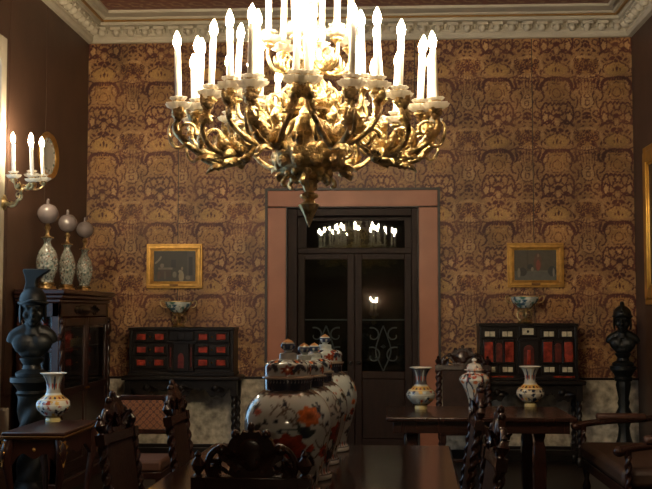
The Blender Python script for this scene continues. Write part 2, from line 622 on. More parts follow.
we_(0.29, -0.385, 0.026, 0.014, DRK, 0.6); we_(0.31, -0.425, 0.018, 0.026, DRK); we_(0.275, -0.43, 0.014, 0.02, DRK, -0.5)
wl_([(0.19, -0.19), (0.215, -0.24), (0.205, -0.3), (0.19, -0.33)], 0.013)
we_(0.215, -0.39, 0.028, 0.03, DRK, 0, 0.012); we_(0.235, -0.47, 0.03, 0.014, DRK, 0.5); we_(0.2, -0.44, 0.012, 0.012, DRK)
qd = random.Random(4)
for k in range(90):
    x, y = qd.uniform(0, 0.31), qd.uniform(-0.53, 0.22)
    r = qd.uniform(0.005, 0.012)
    we_(x, y, r * 1.6, r * 0.7, qd.choice([DRK, DRK, (100, 58, 42), LITE]), qd.uniform(0, 3), 0, qd.choice([0, 3]))
for (x, y, rx, ry, a) in ((0.195, -0.07, 0.014, 0.05, 0.3), (0.185, -0.12, 0.012, 0.03, -0.5), (0.16, -0.33, 0.012, 0.035, 0.4), (0.08, -0.47, 0.03, 0.012, 0.5), (0.155, -0.50, 0.014, 0.03, 0.9), (0.03, -0.33, 0.012, 0.028, -0.4), (0.165, 0.06, 0.010, 0.03, 0.2), (0.0, 0.09, 0.010, 0.034, 0.0)):
    we_(x, y, rx, ry, DRK, a, 0, 3)
cv.X = cv.X + 0.01
WN = np.random.RandomState(3)
WF = [(WN.uniform(-1, 1) * f, WN.uniform(-1, 1) * f, WN.uniform(0, 6.28), WN.uniform(0, 6.28)) for f in (3, 4, 6, 9, 14, 20, 28)]


def waves(x, z, k0, k1, c=2):
    o = 0
    for (a, b, p, p2) in WF[k0:k1]:
        o = o + np.sin(a * x * 2 + b * z * 2 + (p if c == 2 else p2))
    return o / (k1 - k0)



def damask(phase, z_arch):
    def fn(x, z):
        x2 = x + 0.010 * waves(x, z, 3, 7) + WN.normal(0, 0.0025, len(x))
        z2 = z + 0.010 * waves(x, z, 3, 7, 1) + WN.normal(0, 0.0025, len(x))
        u = np.abs(((x2 - phase + TW / 2) % TW) - TW / 2)
        v = (z2 - z_arch + V0) % TH
        c = cv.sample(u + 0.01, v)
        wear = np.clip(0.22 + 0.5 * waves(x, z, 1, 5, 1), 0.03, 0.6)[:, None]        # rubbed patches where the red ground has gone
        c = c * (1 - wear) + (c * 0.35 + np.array((128, 92, 58)) * 0.65) * wear
        c = c * (1 + 0.14 * waves(x, z, 0, 4)[:, None]) * (1 + WN.normal(0, 0.07, len(x)))[:, None]
        return c
    return fn


DADO_H = bh(378, 352)
TOPH = 4.46
ARCH_H = bh(151, 352)
seams = [XL, bx(178), bx(297), bx(415.5), bx(534), XR]
arch = [bx(159.6), bx(210.6), bx(322), bx(499), bx(558.7)]
FX0, FX1, FH = bx(265.5), bx(440), bh(188.5, 352)      # outer edges of the marble door surround
for k in range(5):
    x0, x1 = seams[k] + 0.004, seams[k + 1] - 0.004
    rects = []
    if x0 < FX1 and x1 > FX0:                          # panel meets the door surround
        if x0 < FX0: rects.append((x0, FX0, DADO_H, TOPH))
        if x1 > FX1: rects.append((FX1, x1, DADO_H, TOPH))
        rects.append((max(x0, FX0), min(x1, FX1), FH, TOPH))
    else:
        rects.append((x0, x1, DADO_H, TOPH))
    parts = []
    for (a, b, z0, z1) in rects:
        f = damask(arch[k], ARCH_H)
        g = (lambda a, z0, f: (lambda x, z: f(x + a, z + z0)))(a, z0, f)
        me = grid_mesh('hanging', b - a, z1 - z0, max(2, int((b - a) / 0.0075)), max(2, int((z1 - z0) / 0.0075)), g, T((a, D - 0.007, z0)))
        parts.append(me)
    if len(parts) > 1:
        bm = bmesh.new()
        for p in parts: bm.from_mesh(p)
        me = bpy.data.meshes.new('hanging'); bm.to_mesh(me); bm.free()
    else:
        me = parts[0]
    me.materials.append(PAPER)
    link('leather_hanging', me, wall_back)

# dado of grey marble slabs, with a thin dark rail
dd = bpy.data.objects.new('trim_dado', None); col.objects.link(dd); tag(dd, kind='structure')
edges = [XL, bx(120), bx(180), bx(240), FX0]
edges2 = [FX1, bx(500), bx(567), XR]
for E in (edges, edges2):
    for a, b in zip(E[:-1], E[1:]):
        MB().box(a + 0.002, b - 0.002, D - 0.03, D, 0.12, DADO_H - 0.012).build('marble_slab', DADO, dd, bev=0.003)
    MB().box(E[0], E[-1], D - 0.036, D, DADO_H - 0.012, DADO_H + 0.012).build('dado_rail', EBONY, dd)
    MB().box(E[0], E[-1], D - 0.045, D, 0, 0.12).build('plinth_rail', EBONY, dd)

# ---- door: marble surround, dark leaves, transom
door = bpy.data.objects.new('door_1', None); col.objects.link(door); tag(door, kind='structure')
P0 = D - 0.05
ein = 0.025
MB().box(FX0 + ein, DX0 - 0.012, P0, D, 0, DH).build('marble_jamb', PINKM, door, bev=0.006)
MB().box(DX1 + 0.012, FX1 - ein, P0, D, 0, DH).build('marble_jamb', PINKM, door, bev=0.006)
MB().box(FX0 + ein, FX1 - ein, P0, D, DH + 0.012, FH - ein).build('marble_lintel', PINKM, door, bev=0.006)
e = MB()
e.box(FX0, FX0 + ein, P0 - 0.012, D, 0, FH).box(FX1 - ein, FX1, P0 - 0.012, D, 0, FH).box(FX0 + ein, FX1 - ein, P0 - 0.012, D, FH - ein, FH)
e.box(DX0 - 0.012, DX0, P0 - 0.01, D + 0.02, 0, DH + 0.012).box(DX1, DX1 + 0.012, P0 - 0.01, D + 0.02, 0, DH + 0.012).box(DX0, DX1, P0 - 0.01, D + 0.02, DH, DH + 0.012)
e.build('black_marble_edge', BLACKM, door)
r_ = MB()
r_.box(DX0, DX0 + 0.1, D + 0.02, D + 0.3, 0, DH).box(DX1 - 0.06, DX1, D + 0.02, D + 0.3, 0, DH).box(DX0 + 0.1, DX1 - 0.06, D + 0.02, D + 0.3, DH - 0.08, DH)
r_.build('door_casing', DOORWD, door, bev=0.006)
CX0, CX1 = DX0 + 0.1, DX1 - 0.06
TZ0, TZ1 = bh(253, 352), bh(247, 352)
MB().box(CX0, CX1, D + 0.12, D + 0.26, TZ0, TZ1).build('transom_bar', DOORWD, door, bev=0.008)
tr = MB()
tr.box(CX0, CX0 + 0.09, D + 0.15, D + 0.21, TZ1, DH - 0.08).box(CX1 - 0.07, CX1, D + 0.15, D + 0.21, TZ1, DH - 0.08)
tr.box(CX0 + 0.09, CX1 - 0.07, D + 0.15, D + 0.21, DH - 0.12, DH - 0.08)
tr = tr.build('transom_light', DOORWD, door)
MB().box(CX0 + 0.09, CX1 - 0.07, D + 0.176, D + 0.182, TZ1, DH - 0.12).build('pane', DPANE, tr)
xm = (CX0 + CX1) / 2
for (a, b) in ((CX0, xm - 0.003), (xm + 0.003, CX1)):
    st = 0.075
    z_mid = bh(372, 352)
    lf = MB()
    lf.box(a, a + st, D + 0.15, D + 0.2, 0.01, TZ0).box(b - st, b, D + 0.15, D + 0.2, 0.01, TZ0)
    lf.box(a + st, b - st, D + 0.15, D + 0.2, TZ0 - 0.06, TZ0).box(a + st, b - st, D + 0.15, D + 0.2, z_mid - 0.08, z_mid)
    lf.box(a + st, b - st, D + 0.15, D + 0.2, 0.01, 0.2)
    lf = lf.build('door_leaf', DOORWD, door, bev=0.006)
    MB().box(a + st, b - st, D + 0.172, D + 0.178, z_mid, TZ0 - 0.06).build('pane', DPANE, lf)
    MB().box(a + st, b - st, D + 0.162, D + 0.19, 0.2, z_mid - 0.08).build('lower_panel', DOORWD, lf, bev=0.01)
    g = MB()
    cxm = (a + b) / 2
    w = (b - a) / 2 - st
    zt = bh(320, 352)
    g.tube([(a + st, D + 0.163, zt), (b - st, D + 0.163, zt)], 0.008, sm=1)
    for s in (-1, 1):
        for (z0, sc) in ((z_mid + 0.08, 1.0), (z_mid + 0.3, 0.85)):
            sp = []
            for k in range(15):
                t = k / 14
                an = 1.2 + t * 5.2
                q = 0.1 * sc * (1 - 0.75 * t)
                sp.append((cxm + s * (w * 0.5 + q * math.cos(an)), D + 0.163, z0 + 0.08 + q * math.sin(an)))
            g.tube(sp, [0.009, 0.005], n=6, sm=2)
        g.tube([(cxm, D + 0.163, z_mid), (cxm + s * w * 0.35, D + 0.163, z_mid + 0.2), (cxm + s * w * 0.2, D + 0.163, z_mid + 0.36), (cxm, D + 0.163, z_mid + 0.48)], 0.008, n=6)
    g.lathe([(0.001, -0.02), (0.03, 0), (0.001, 0.02)], 8, T((cxm, D + 0.163, z_mid + 0.26)))
    g.build('scroll_grille', mat('etched_grey', (36, 42, 38), 0.6), lf)
    MB().lathe([(0.012, 0), (0.02, 0.02), (0.012, 0.04), (0.001, 0.042)], 10, T(((b - 0.04) if a < xm - 0.2 else (a + 0.04), D + 0.15, 1.0)) @ RX(90)).build('door_knob', EBONY, lf)

# ---- cornice and ceiling border
prof = [(0.0, 4.43), (0.05, 4.43), (0.065, 4.455), (0.065, 4.485), (0.075, 4.49), (0.075, 4.575), (0.17, 4.59), (0.175, 4.63), (0.24, 4.635), (0.25, HC)]
cr = bpy.data.objects.new('trim_cornice', None); col.objects.link(cr); tag(cr, kind='structure')
def cornice_run(along, n0, n1, place):
    vs = []; fs = []
    for e_ in (0, 1):
        for d, z in prof:
            vs.append(place((n0 + d) if e_ == 0 else (n1 - d), d, z))
    k = len(prof)
    for i in range(k - 1):
        fs.append((i, i + 1, k + i + 1, k + i))
    mb = MB(); mb.add(vs, fs)
    o = mb.build('cornice_moulding', STONE, cr, sharp=20)
    return o
cornice_run('x', XL, XR, lambda t, d, z: (t, D - d, z))
cornice_run('y', YB, D, lambda t, d, z: (XL + d, t, z))
cornice_run('y', YB, D, lambda t, d, z: (XR - d, t, z))
gl = MB()
for (x0, x1, y0, y1) in ((XL + 0.19, XR - 0.19, D - 0.215, D - 0.195), (XL + 0.195, XL + 0.215, 6, D - 0.2), (XR - 0.215, XR - 0.195, 6, D - 0.2)):
    gl.box(x0, x1, y0, y1, 4.615, 4.633)
gl.build('gilt_bead', mat('dull_gilding', (150, 112, 60), 0.5, 0.3), cr)
md = MB()
md.box(-0.055, 0.055, -0.085, 0.0, 0.055, 0.085).ell((0, -0.035, 0.03), (0.04, 0.05, 0.042), n=10, m=6)
md.ell((-0.05, -0.02, 0.05), (0.016, 0.03, 0.03), n=8, m=5).ell((0.05, -0.02, 0.05), (0.016, 0.03, 0.03), n=8, m=5)
mdm = md.mesh('modillion'); mdm.materials.append(STONE)
nb = int((XR - XL - 0.3) / 0.156)
for k in range(nb + 1):
    link('modillion', mdm, cr, (XL + 0.17 + k * (XR - XL - 0.34) / nb, D - 0.075, 4.49))
for k in range(14):
    link('modillion', mdm, cr, (XL + 0.075, D - 0.2 - k * 0.156, 4.49), PI / 2)
    if k < 6:
        link('modillion', mdm, cr, (XR - 0.075, D - 0.2 - k * 0.156, 4.49), -PI / 2)
# painted ceiling field in a moulded frame
cx0, cx1, cy0, cy1 = XL + 0.36, XR - 0.36, YB + 0.6, D - 0.56
cc = Canvas(0.42, 0.46, 0.006, (112, 62, 50), True)
for i in range(2):
    for j in range(2):
        x, y = 0.11 + i * 0.21, 0.10 + j * 0.23
        cc.ell(x, y, 0.07, 0.05, (158, 128, 98), 0.5 * (i + j), 0.02, 5); cc.ell(x + 0.1, y + 0.1, 0.03, 0.03, (140, 104, 78))
me = grid_mesh('painted_field', cx1 - cx0, cy1 - cy0, 250, 500, lambda x, z: cc.sample(x % 0.42, z % 0.46), T((cx0, cy0, HC - 0.012)) @ RX(-90))
# rotate so that z becomes y
for v in me.vertices: v.co = Vector((v.co.x, cy0 + (v.co.y - cy0 if v.co.y > cy0 - 1e-4 else cy0 - v.co.y), HC - 0.012))
me.materials.append(CANVASM)
pfo = link('painted_ceiling_field', me); tag(pfo, kind='structure')
cfm = MB()
for (x0, x1, y0, y1) in ((cx0 - 0.05, cx1 + 0.05, cy1, cy1 + 0.05), (cx0 - 0.05, cx0, cy0, cy1), (cx1, cx1 + 0.05, cy0, cy1)):
    cfm.box(x0, x1, y0, y1, HC - 0.04, HC)
o = struct('trim_ceiling_frame', cfm, STONE, bev=0.01)

# ------------------------------------------------------------------ chandelier
CHX, CHY = at_y(309, 200, 5.2).x, 5.2
ch = thing('chandelier', 'large gilt bronze chandelier with many lit candle bulbs hanging over the table', 'chandelier', (CHX, CHY, 1.965))
BZ = 1.965
def Zp(prof): return [(r, z - BZ) for r, z in prof]
MB().lathe(Zp([(0.002, 1.965), (0.012, 1.99), (0.022, 2.02), (0.04, 2.06), (0.05, 2.075), (0.03, 2.085), (0.022, 2.10), (0.042, 2.115), (0.042, 2.125), (0.02, 2.14), (0.027, 2.16), (0.035, 2.18), (0.05, 2.195), (0.04, 2.21)]), 24, mod=lambda a, z: 1 + 0.1 * math.cos(8 * a)).build('pendant_finial', GOLD, ch)
bw = MB()
bw.lathe(Zp([(0.03, 2.195), (0.07, 2.215), (0.125, 2.25), (0.165, 2.30), (0.178, 2.345), (0.16, 2.372), (0.125, 2.385), (0.12, 2.40), (0.105, 2.45), (0.1, 2.49), (0.12, 2.50)]), 40, mod=lambda a, z: 1 + 0.05 * math.cos(10 * a))
for k in range(10):
    bw.ell((0.155, 0, 2.29 - BZ), (0.022, 0.035, 0.04), RZ(36 * k), 8, 6)
    bw.ell((0.105, 0, 2.235 - BZ), (0.02, 0.022, 0.025), RZ(36 * k + 18), 8, 6)
    bw.ell((0.118, 0, 2.44 - BZ), (0.02, 0.03, 0.035), RZ(36 * k + 18), 8, 6)
for k in range(6):
    A6 = RZ(60 * k + 20)
    bw.tube([(0.10, 0, 2.43 - BZ), (0.16, 0, 2.45 - BZ), (0.20, 0, 2.42 - BZ), (0.19, 0, 2.37 - BZ), (0.155, 0, 2.36 - BZ)], [0.018, 0.024, 0.026, 0.02, 0.012], n=8, M=A6)
    bw.ell((0.03, 0, 2.205 - BZ), (0.02, 0.02, 0.02), A6 @ T((0.05, 0, 0)), 8, 5)
    bw.tube([(0.09, 0, 2.225 - BZ), (0.125, 0, 2.20 - BZ), (0.135, 0, 2.175 - BZ), (0.115, 0, 2.165 - BZ)], [0.012, 0.012, 0.008], n=6, M=A6)
bw.build('bowl', GOLD, ch, sharp=60)
cw = MB()
cw.lathe(Zp([(0.12, 2.495), (0.15, 2.51), (0.16, 2.53), (0.13, 2.55), (0.11, 2.56)]), 32, mod=lambda a, z: 1 + 0.08 * math.cos(12 * a))
for k in range(12):
    cw.leaf(0.12, 0.08, 0.55, RZ(30 * k) @ T((0.11, 0, 2.53 - BZ)) @ RY(-30), m=8)
    cw.leaf(0.1, 0.06, 0.5, RZ(30 * k + 15) @ T((0.09, 0, 2.6 - BZ)) @ RY(-50), m=8)
cw.build('leaf_crown', GOLD, ch, sharp=60)
stm = MB()
stm.lathe(Zp([(0.1, 2.55), (0.06, 2.58), (0.05, 2.63), (0.08, 2.67), (0.085, 2.69), (0.04, 2.71), (0.035, 2.75), (0.06, 2.79), (0.07, 2.83), (0.045, 2.87), (0.03, 2.9), (0.05, 2.94), (0.055, 2.98), (0.03, 3.02), (0.045, 3.08), (0.06, 3.14), (0.03, 3.2), (0.02, 3.25), (0.014, 3.3), (0.012, 4.5), (0.05, 4.54), (0.07, HC)]), 24, mod=lambda a, z: 1 + 0.06 * math.cos(8 * a))
for k in range(6):
    stm.leaf(0.14, 0.07, 0.5, RZ(60 * k) @ T((0.03, 0, 2.73 - BZ)) @ RY(-62), m=8)
    stm.leaf(0.14, 0.07, 0.5, RZ(60 * k + 30) @ T((0.03, 0, 2.9 - BZ)) @ RY(-66), m=8)
stm.build('stem', GOLD, ch, sharp=60)

cup_m = MB()
cup_m.lathe([(0.008, -0.035), (0.014, -0.025), (0.03, -0.012), (0.03, -0.004), (0.016, 0.004), (0.02, 0.02), (0.026, 0.04), (0.024, 0.052), (0.019, 0.055)], 14, mod=lambda a, z: 1 + 0.08 * math.cos(7 * a))
cup_me = cup_m.mesh('candle_cup'); cup_me.materials.append(GOLD)
pan_m = MB()
pan_m.lathe([(0.012, 0.006), (0.035, 0.0), (0.052, 0.012), (0.06, 0.028), (0.056, 0.03), (0.046, 0.017), (0.03, 0.009), (0.014, 0.012)], 32, mod=lambda a, z: 1 + (0.14 * math.cos(8 * a) if z > 0.008 else 0.02))
pan_m.lathe([(0.012, 0.046), (0.028, 0.042), (0.04, 0.055), (0.037, 0.058), (0.026, 0.05), (0.014, 0.052)], 32, mod=lambda a, z: 1 + 0.14 * math.cos(8 * a + 0.4))
pan_me = pan_m.mesh('drip_pan', 60); pan_me.materials.append(PETAL)
cdl = MB(); cdl.lathe([(0.0155, 0.0), (0.0155, 0.24), (0.013, 0.246), (0.008, 0.248)], 12)
cdl_me = cdl.mesh('candle'); cdl_me.materials.append(WAX)
blb = MB(); blb.lathe([(0.010, 0.0), (0.018, 0.018), (0.0205, 0.036), (0.015, 0.058), (0.005, 0.08), (0.0005, 0.086)], 8)
blb_me = blb.mesh('bulb', 180); blb_me.materials.append(BULBM)


def candle(parent, p, lean=4.5, h=1.0, pan=True):
    M = T(p) @ RZ(rng.uniform(0, 360)) @ RX(rng.uniform(-lean, lean)) @ RY(rng.uniform(-lean, lean) * 0.6)
    for nm, me_, z, s in (('candle_cup', cup_me, -0.05, 1), ('drip_pan', pan_me, -0.045, 1), ('candle', cdl_me, 0.0, h), ('bulb', blb_me, 0.247 * h, 1)):
        if nm == 'drip_pan' and not pan: continue
        o = link(nm, me_, parent)
        o.matrix_local = M @ T((0, 0, z)) @ SC(1, 1, s)


def scroll(mb, c, r0, r1, a0, a1, rad, M=None, plane='xz'):
    pts = []
    for k in range(13):
        t = k / 12
        a = a0 + (a1 - a0) * t; r = r0 + (r1 - r0) * t
        pts.append((c[0] + r * math.cos(a), c[1], c[2] + r * math.sin(a)))
    mb.tube(pts, [rad, rad * 0.6], n=6, M=M, sm=2)
    mb.ell((pts[-1][0], pts[-1][1], pts[-1][2]), (rad * 1.3,) * 3, M, 8, 5)


def z_(v): return v - BZ
# lower tier: eight branched arms with three candles each
arm = MB()
arm.tube([(0.11, 0, z_(2.475)), (0.19, 0, z_(2.455)), (0.27, 0, z_(2.395)), (0.36, 0, z_(2.325)), (0.47, 0, z_(2.302)), (0.57, 0, z_(2.325)), (0.635, 0, z_(2.37)), (0.665, 0, z_(2.43)), (0.655, 0, z_(2.50))], [0.022, 0.016, 0.018, 0.014, 0.011], n=8)
for s in (-1, 1):
    arm.tube([(0.36, 0, z_(2.325)), (0.44, s * 0.03, z_(2.31)), (0.52, s * 0.085, z_(2.335)), (0.565, s * 0.14, z_(2.40)), (0.545, s * 0.17, z_(2.47)), (0.53, s * 0.165, z_(2.53))], [0.015, 0.013, 0.010], n=8)
    arm.tube([(0.2, s * 0.01, z_(2.45)), (0.27, s * 0.06, z_(2.46)), (0.34, s * 0.09, z_(2.43)), (0.36, s * 0.08, z_(2.37)), (0.32, s * 0.06, z_(2.35)), (0.29, s * 0.06, z_(2.38))], [0.012, 0.010, 0.008], n=6)
scroll(arm, (0.34, 0, z_(2.42)), 0.065, 0.015, -1.4, 5.0, 0.011)
scroll(arm, (0.47, 0, z_(2.385)), 0.07, 0.015, -1.6, 4.6, 0.010)
scroll(arm, (0.60, 0, z_(2.415)), 0.05, 0.012, -0.4, 5.2, 0.008)
arm.tube([(0.62, 0, z_(2.345)), (0.66, 0, z_(2.33)), (0.69, 0, z_(2.36)), (0.70, 0, z_(2.42)), (0.685, 0, z_(2.45))], [0.008, 0.009, 0.004], n=6)
arm_me = arm.mesh('arm', 60); arm_me.materials.append(GOLD)
def leaf_me(L, W, c, lobes=4):
    q_ = MB(); q_.leaf(L, W, c, m=10, lobes=lobes)
    m_ = q_.mesh('acanthus_leaf', 70); m_.materials.append(GOLD)
    return m_
LF = {'big': leaf_me(0.15, 0.10, 0.7), 'mid': leaf_me(0.12, 0.075, 0.6), 'small': leaf_me(0.09, 0.06, 0.6), 'petal': leaf_me(0.055, 0.045, 0.5, 2)}
leaves = [('mid', T((0.36, 0, z_(2.315))) @ RY(-35)), ('mid', T((0.55, 0, z_(2.335))) @ RY(-70)), ('mid', T((0.62, 0, z_(2.36))) @ RY(-20)), ('mid', T((0.48, 0, z_(2.30))) @ RX(180) @ RY(15)), ('small', T((0.655, 0, z_(2.46))) @ RY(-40)), ('small', T((0.40, 0, z_(2.42))) @ RY(-60))]
for s_ in (-1, 1):
    leaves += [('mid', T((0.44, s_ * 0.03, z_(2.31))) @ RZ(s_ * 50) @ RY(-30)), ('small', T((0.55, s_ * 0.15, z_(2.43))) @ RZ(s_ * 80) @ RY(-60)), ('small', T((0.40, s_ * 0.03, z_(2.33))) @ RZ(s_ * 60) @ RX(160)), ('small', T((0.545, s_ * 0.165, z_(2.49))) @ RZ(s_ * 120) @ RY(-30)), ('small', T((0.545, s_ * 0.165, z_(2.49))) @ RZ(s_ * 20) @ RY(-25)), ('mid', T((0.3, s_ * 0.1, z_(2.40))) @ RZ(s_ * 30) @ RY(-50)), ('small', T((0.655, 0, z_(2.47))) @ RZ(s_ * 100) @ RY(-25))]
leaves += [('petal', T((0.33, 0, z_(2.325))) @ RY(70) @ RZ(72 * k) @ RY(-10)) for k in range(5)]
for k in range(8):
    a = 22.5 + 45 * k + (3 if k % 2 else -2)
    A = link('arm', arm_me, ch, None, R(a))
    for key, M_ in leaves:
        link('acanthus_leaf', LF[key], A).matrix_local = M_
    dz = rng.uniform(-0.01, 0.02)
    candle(A, (0.655, 0, z_(2.56 + dz)))
    for s in (-1, 1):
        candle(A, (0.53, s * 0.165, z_(2.59 + dz)))
# middle tier
arm2 = MB()
arm2.tube([(0.09, 0, z_(2.53)), (0.17, 0, z_(2.48)), (0.27, 0, z_(2.47)), (0.345, 0, z_(2.52)), (0.36, 0, z_(2.60))], [0.016, 0.013, 0.010], n=8)
scroll(arm2, (0.23, 0, z_(2.55)), 0.07, 0.015, -1.5, 4.6, 0.010)
scroll(arm2, (0.14, 0, z_(2.60)), 0.06, 0.015, -1.0, 4.6, 0.009)
arm2.leaf(0.13, 0.08, 0.6, T((0.2, 0, z_(2.47))) @ RY(-20), m=8)
arm2.leaf(0.1, 0.07, 0.6, T((0.3, 0, z_(2.49))) @ RX(180) @ RY(20), m=8)
arm2_me = arm2.mesh('arm', 60); arm2_me.materials.append(GOLD)
for k in range(8):
    A = link('arm', arm2_me, ch, None, R(45 * k + 4))
    candle(A, (0.36, 0, z_(2.66)))
# upper tier
arm3 = MB()
arm3.tube([(0.04, 0, z_(2.80)), (0.1, 0, z_(2.74)), (0.18, 0, z_(2.75)), (0.21, 0, z_(2.82)), (0.205, 0, z_(2.87))], [0.012, 0.011, 0.008], n=8)
scroll(arm3, (0.12, 0, z_(2.81)), 0.05, 0.012, -1.4, 4.4, 0.008)
arm3.leaf(0.1, 0.06, 0.6, T((0.13, 0, z_(2.74))) @ RY(-20), m=8)
arm3_me = arm3.mesh('arm', 60); arm3_me.materials.append(GOLD)
for k in range(6):
    A = link('arm', arm3_me, ch, None, R(60 * k + 15))
    candle(A, (0.205, 0, z_(2.93)))

# ------------------------------------------------------------------ wall sconce by the window (and one behind the camera)
def sconce(name, label, loc, rz):
    t = thing(name, label, 'sconce', loc, rz)
    b = MB()
    b.lathe([(0.06, 0), (0.055, 0.012), (0.03, 0.02), (0.015, 0.035), (0.002, 0.04)], 20, RY(90), mod=lambda a, z: 1 + 0.12 * math.cos(6 * a))
    b.tube([(0.02, 0, 0), (0.07, 0.01, -0.03), (0.12, 0, 0.02), (0.15, 0, 0.10), (0.17, 0, 0.15)], [0.014, 0.012, 0.012], n=8)
    scroll(b, (0.12, 0, 0.06), 0.045, 0.012, -2, 4, 0.008)
    b.leaf(0.12, 0.07, 0.6, T((0.03, 0, -0.02)) @ RY(10), m=8)
    b.leaf(0.10, 0.06, 0.7, T((0.14, 0, 0.09)) @ RY(-70), m=8)
    b.build('bracket', GOLD, t, sharp=60)
    for (x, y, z) in ((0.095, -0.05, 0.22), (0.21, 0.06, 0.24), (0.25, -0.04, 0.19), (0.315, 0.03, 0.20)):
        q = MB()
        q.tube([(0.16, 0, 0.12), (0.16 + (x - 0.16) * 0.7, y * 0.6, 0.11), (x + 0.01, y * 1.1, z - 0.05), (x, y, z - 0.03)], [0.010, 0.008], n=6)
        q.leaf(0.07, 0.05, 0.6, T((x * 0.5 + 0.08, y * 0.5, 0.11)) @ RZ(math.degrees(math.atan2(y, 0.06))) @ RY(-30), m=6)
        A = q.build('arm', GOLD, t, sharp=60)
        candle(A, (x, y, z + 0.02), 5, 1.0)
    return t
sp_ = at_y(22, 195, 8.5)
sconce('wall_sconce', 'gilt wall sconce with four lit candle bulbs beside the tall window', (XL + 0.036, 8.52, sp_.z - 0.06), 0.0)
sconce('wall_sconce', 'gilt wall sconce facing the glazed door from the opposite wall', (-0.12, YB + 0.001, 1.28), R(90))

# ------------------------------------------------------------------ round framed plate on the left wall
pl_c = at_y(48, 157, 9.78)
wp = thing('wall_plate', 'round porcelain plate in a gilt frame hung on the dark side wall', 'plate', (XL + 0.006, 9.72, pl_c.z))
wp.scale = (1.3, 1.25, 1.03)
MB().lathe([(0.165, 0.0), (0.215, 0.0), (0.222, 0.012), (0.205, 0.03), (0.19, 0.026), (0.17, 0.016), (0.165, 0.004)], 48, RY(90), cap=False).build('frame', GILT, wp)
ppl = Canvas(0.36, 0.36, 0.006, (190, 190, 178))
for k in range(40):
    a = k * 2.4; q = 0.02 + 0.145 * math.sqrt(k / 40)
    ppl.ell(0.18 + q * math.cos(a), 0.18 + q * math.sin(a), 0.018, 0.010, [(60, 90, 84), (120, 74, 58), (90, 110, 100)][k % 3], a, 0, 4)
def plate_fn(th, z, r): return ppl.sample(0.18 + r * np.cos(th), 0.18 + r * np.sin(th))
me = lathe_painted('plate', [(0.168, 0.012), (0.14, 0.016), (0.1, 0.006), (0.05, 0.004), (0.001, 0.004)], plate_fn, 64, 0.008)
me.materials.append(GLAZE)
o = link('plate', me, wp); o.rotation_euler = (0, PI / 2, 0)

# ------------------------------------------------------------------ display cabinet against the left wall
CBX, CY0, CY1, CBH = XL + 0.45, 8.8, 10.45, 1.735
dc = thing('display_cabinet', 'tall dark rosewood glazed display cabinet standing against the left wall', 'cabinet', (XL, CY0, 0))
def L(o): o.matrix_parent_inverse = Matrix.Translation((-XL, -CY0, 0)); return o
b = MB()
x0, x1 = XL + 0.045, CBX - 0.03
b.box(x0, x0 + 0.02, CY0 + 0.02, CY1 - 0.02, 0.1, 1.62)
b.box(x0, x1, CY1 - 0.05, CY1 - 0.02, 0.1, 1.62)
b.box(x0, x1, CY0 + 0.02, CY1 - 0.02, 0.08, 0.14).box(x0, x1, CY0 + 0.02, CY1 - 0.02, 1.5, 1.62)
for z in (0.55, 0.9, 1.2):
    b.box(x0, x1 - 0.03, CY0 + 0.03, CY1 - 0.05, z, z + 0.02)
for y in (CY0 + 0.02, CY1 - 0.08):
    b.box(x1 - 0.06, x1, y, y + 0.06, 0.1, 1.62)
b.box(x0, x0 + 0.06, CY0 + 0.02, CY0 + 0.06, 0.1, 1.62).box(x0, x1, CY0 + 0.02, CY0 + 0.06, 0.1, 0.85)
L(b.build('carcass', ROSEWD, dc, bev=0.004))
L(MB().box(XL + 0.04, CBX, CY0, CY1, 0, 0.1).build('plinth', ROSEWD, dc, bev=0.012))
c_ = MB()
c_.box(XL + 0.04, CBX - 0.015, CY0 + 0.01, CY1 - 0.01, 1.62, 1.655).box(XL + 0.04, CBX + 0.01, CY0 - 0.01, CY1 + 0.01, 1.655, 1.69).box(XL + 0.04, CBX + 0.03, CY0 - 0.03, CY1 + 0.03, 1.69, CBH)
L(c_.build('cornice', ROSEWD, dc, bev=0.01))
L(MB().box(XL + 0.1, x1 - 0.06, CY0 + 0.035, CY0 + 0.04, 0.85, 1.5).build('side_pane', CPANE, dc))
ym_ = (CY0 + CY1) / 2
for (a, d_) in ((CY0 + 0.085, ym_ - 0.004), (ym_ + 0.004, CY1 - 0.085)):
    f_ = MB()
    f_.box(x1 - 0.012, x1 + 0.018, a, a + 0.07, 0.15, 1.49).box(x1 - 0.012, x1 + 0.018, d_ - 0.07, d_, 0.15, 1.49)
    f_.box(x1 - 0.012, x1 + 0.018, a + 0.07, d_ - 0.07, 1.42, 1.49).box(x1 - 0.012, x1 + 0.018, a + 0.07, d_ - 0.07, 0.15, 0.24).box(x1 - 0.012, x1 + 0.018, a + 0.07, d_ - 0.07, 0.82, 0.88)
    f_.box(x1 - 0.008, x1 + 0.008, a + 0.07, d_ - 0.07, 0.24, 0.82)
    dr = L(f_.build('door', ROSEWD, dc, bev=0.005))
    k_ = MB().box(x1, x1 + 0.005, a + 0.07, d_ - 0.07, 0.88, 1.42).build('pane', CPANE, dr)
    k_ = MB().lathe([(0.006, 0), (0.014, 0.012), (0.001, 0.024)], 10, T((x1 + 0.018, d_ - 0.035 if a < ym_ - 0.1 else a + 0.035, 0.85)) @ RY(90)).build('knob', BRASS, dr)
ca = MB()
ca.ell((x1 + 0.004, ym_ - 0.05, 1.56), (0.02, 0.24, 0.045), n=20, m=9)
ca.ell((x1 + 0.012, ym_ - 0.05, 1.56), (0.022, 0.15, 0.026), n=16, m=7)
for s in (-1, 1):
    ca.leaf(0.14, 0.08, 0.3, T((x1 + 0.01, ym_ - 0.05 + s * 0.22, 1.56)) @ RZ(s * 90) @ RX(90), m=8)
L(ca.build('carved_cartouche', EBONY, dc))
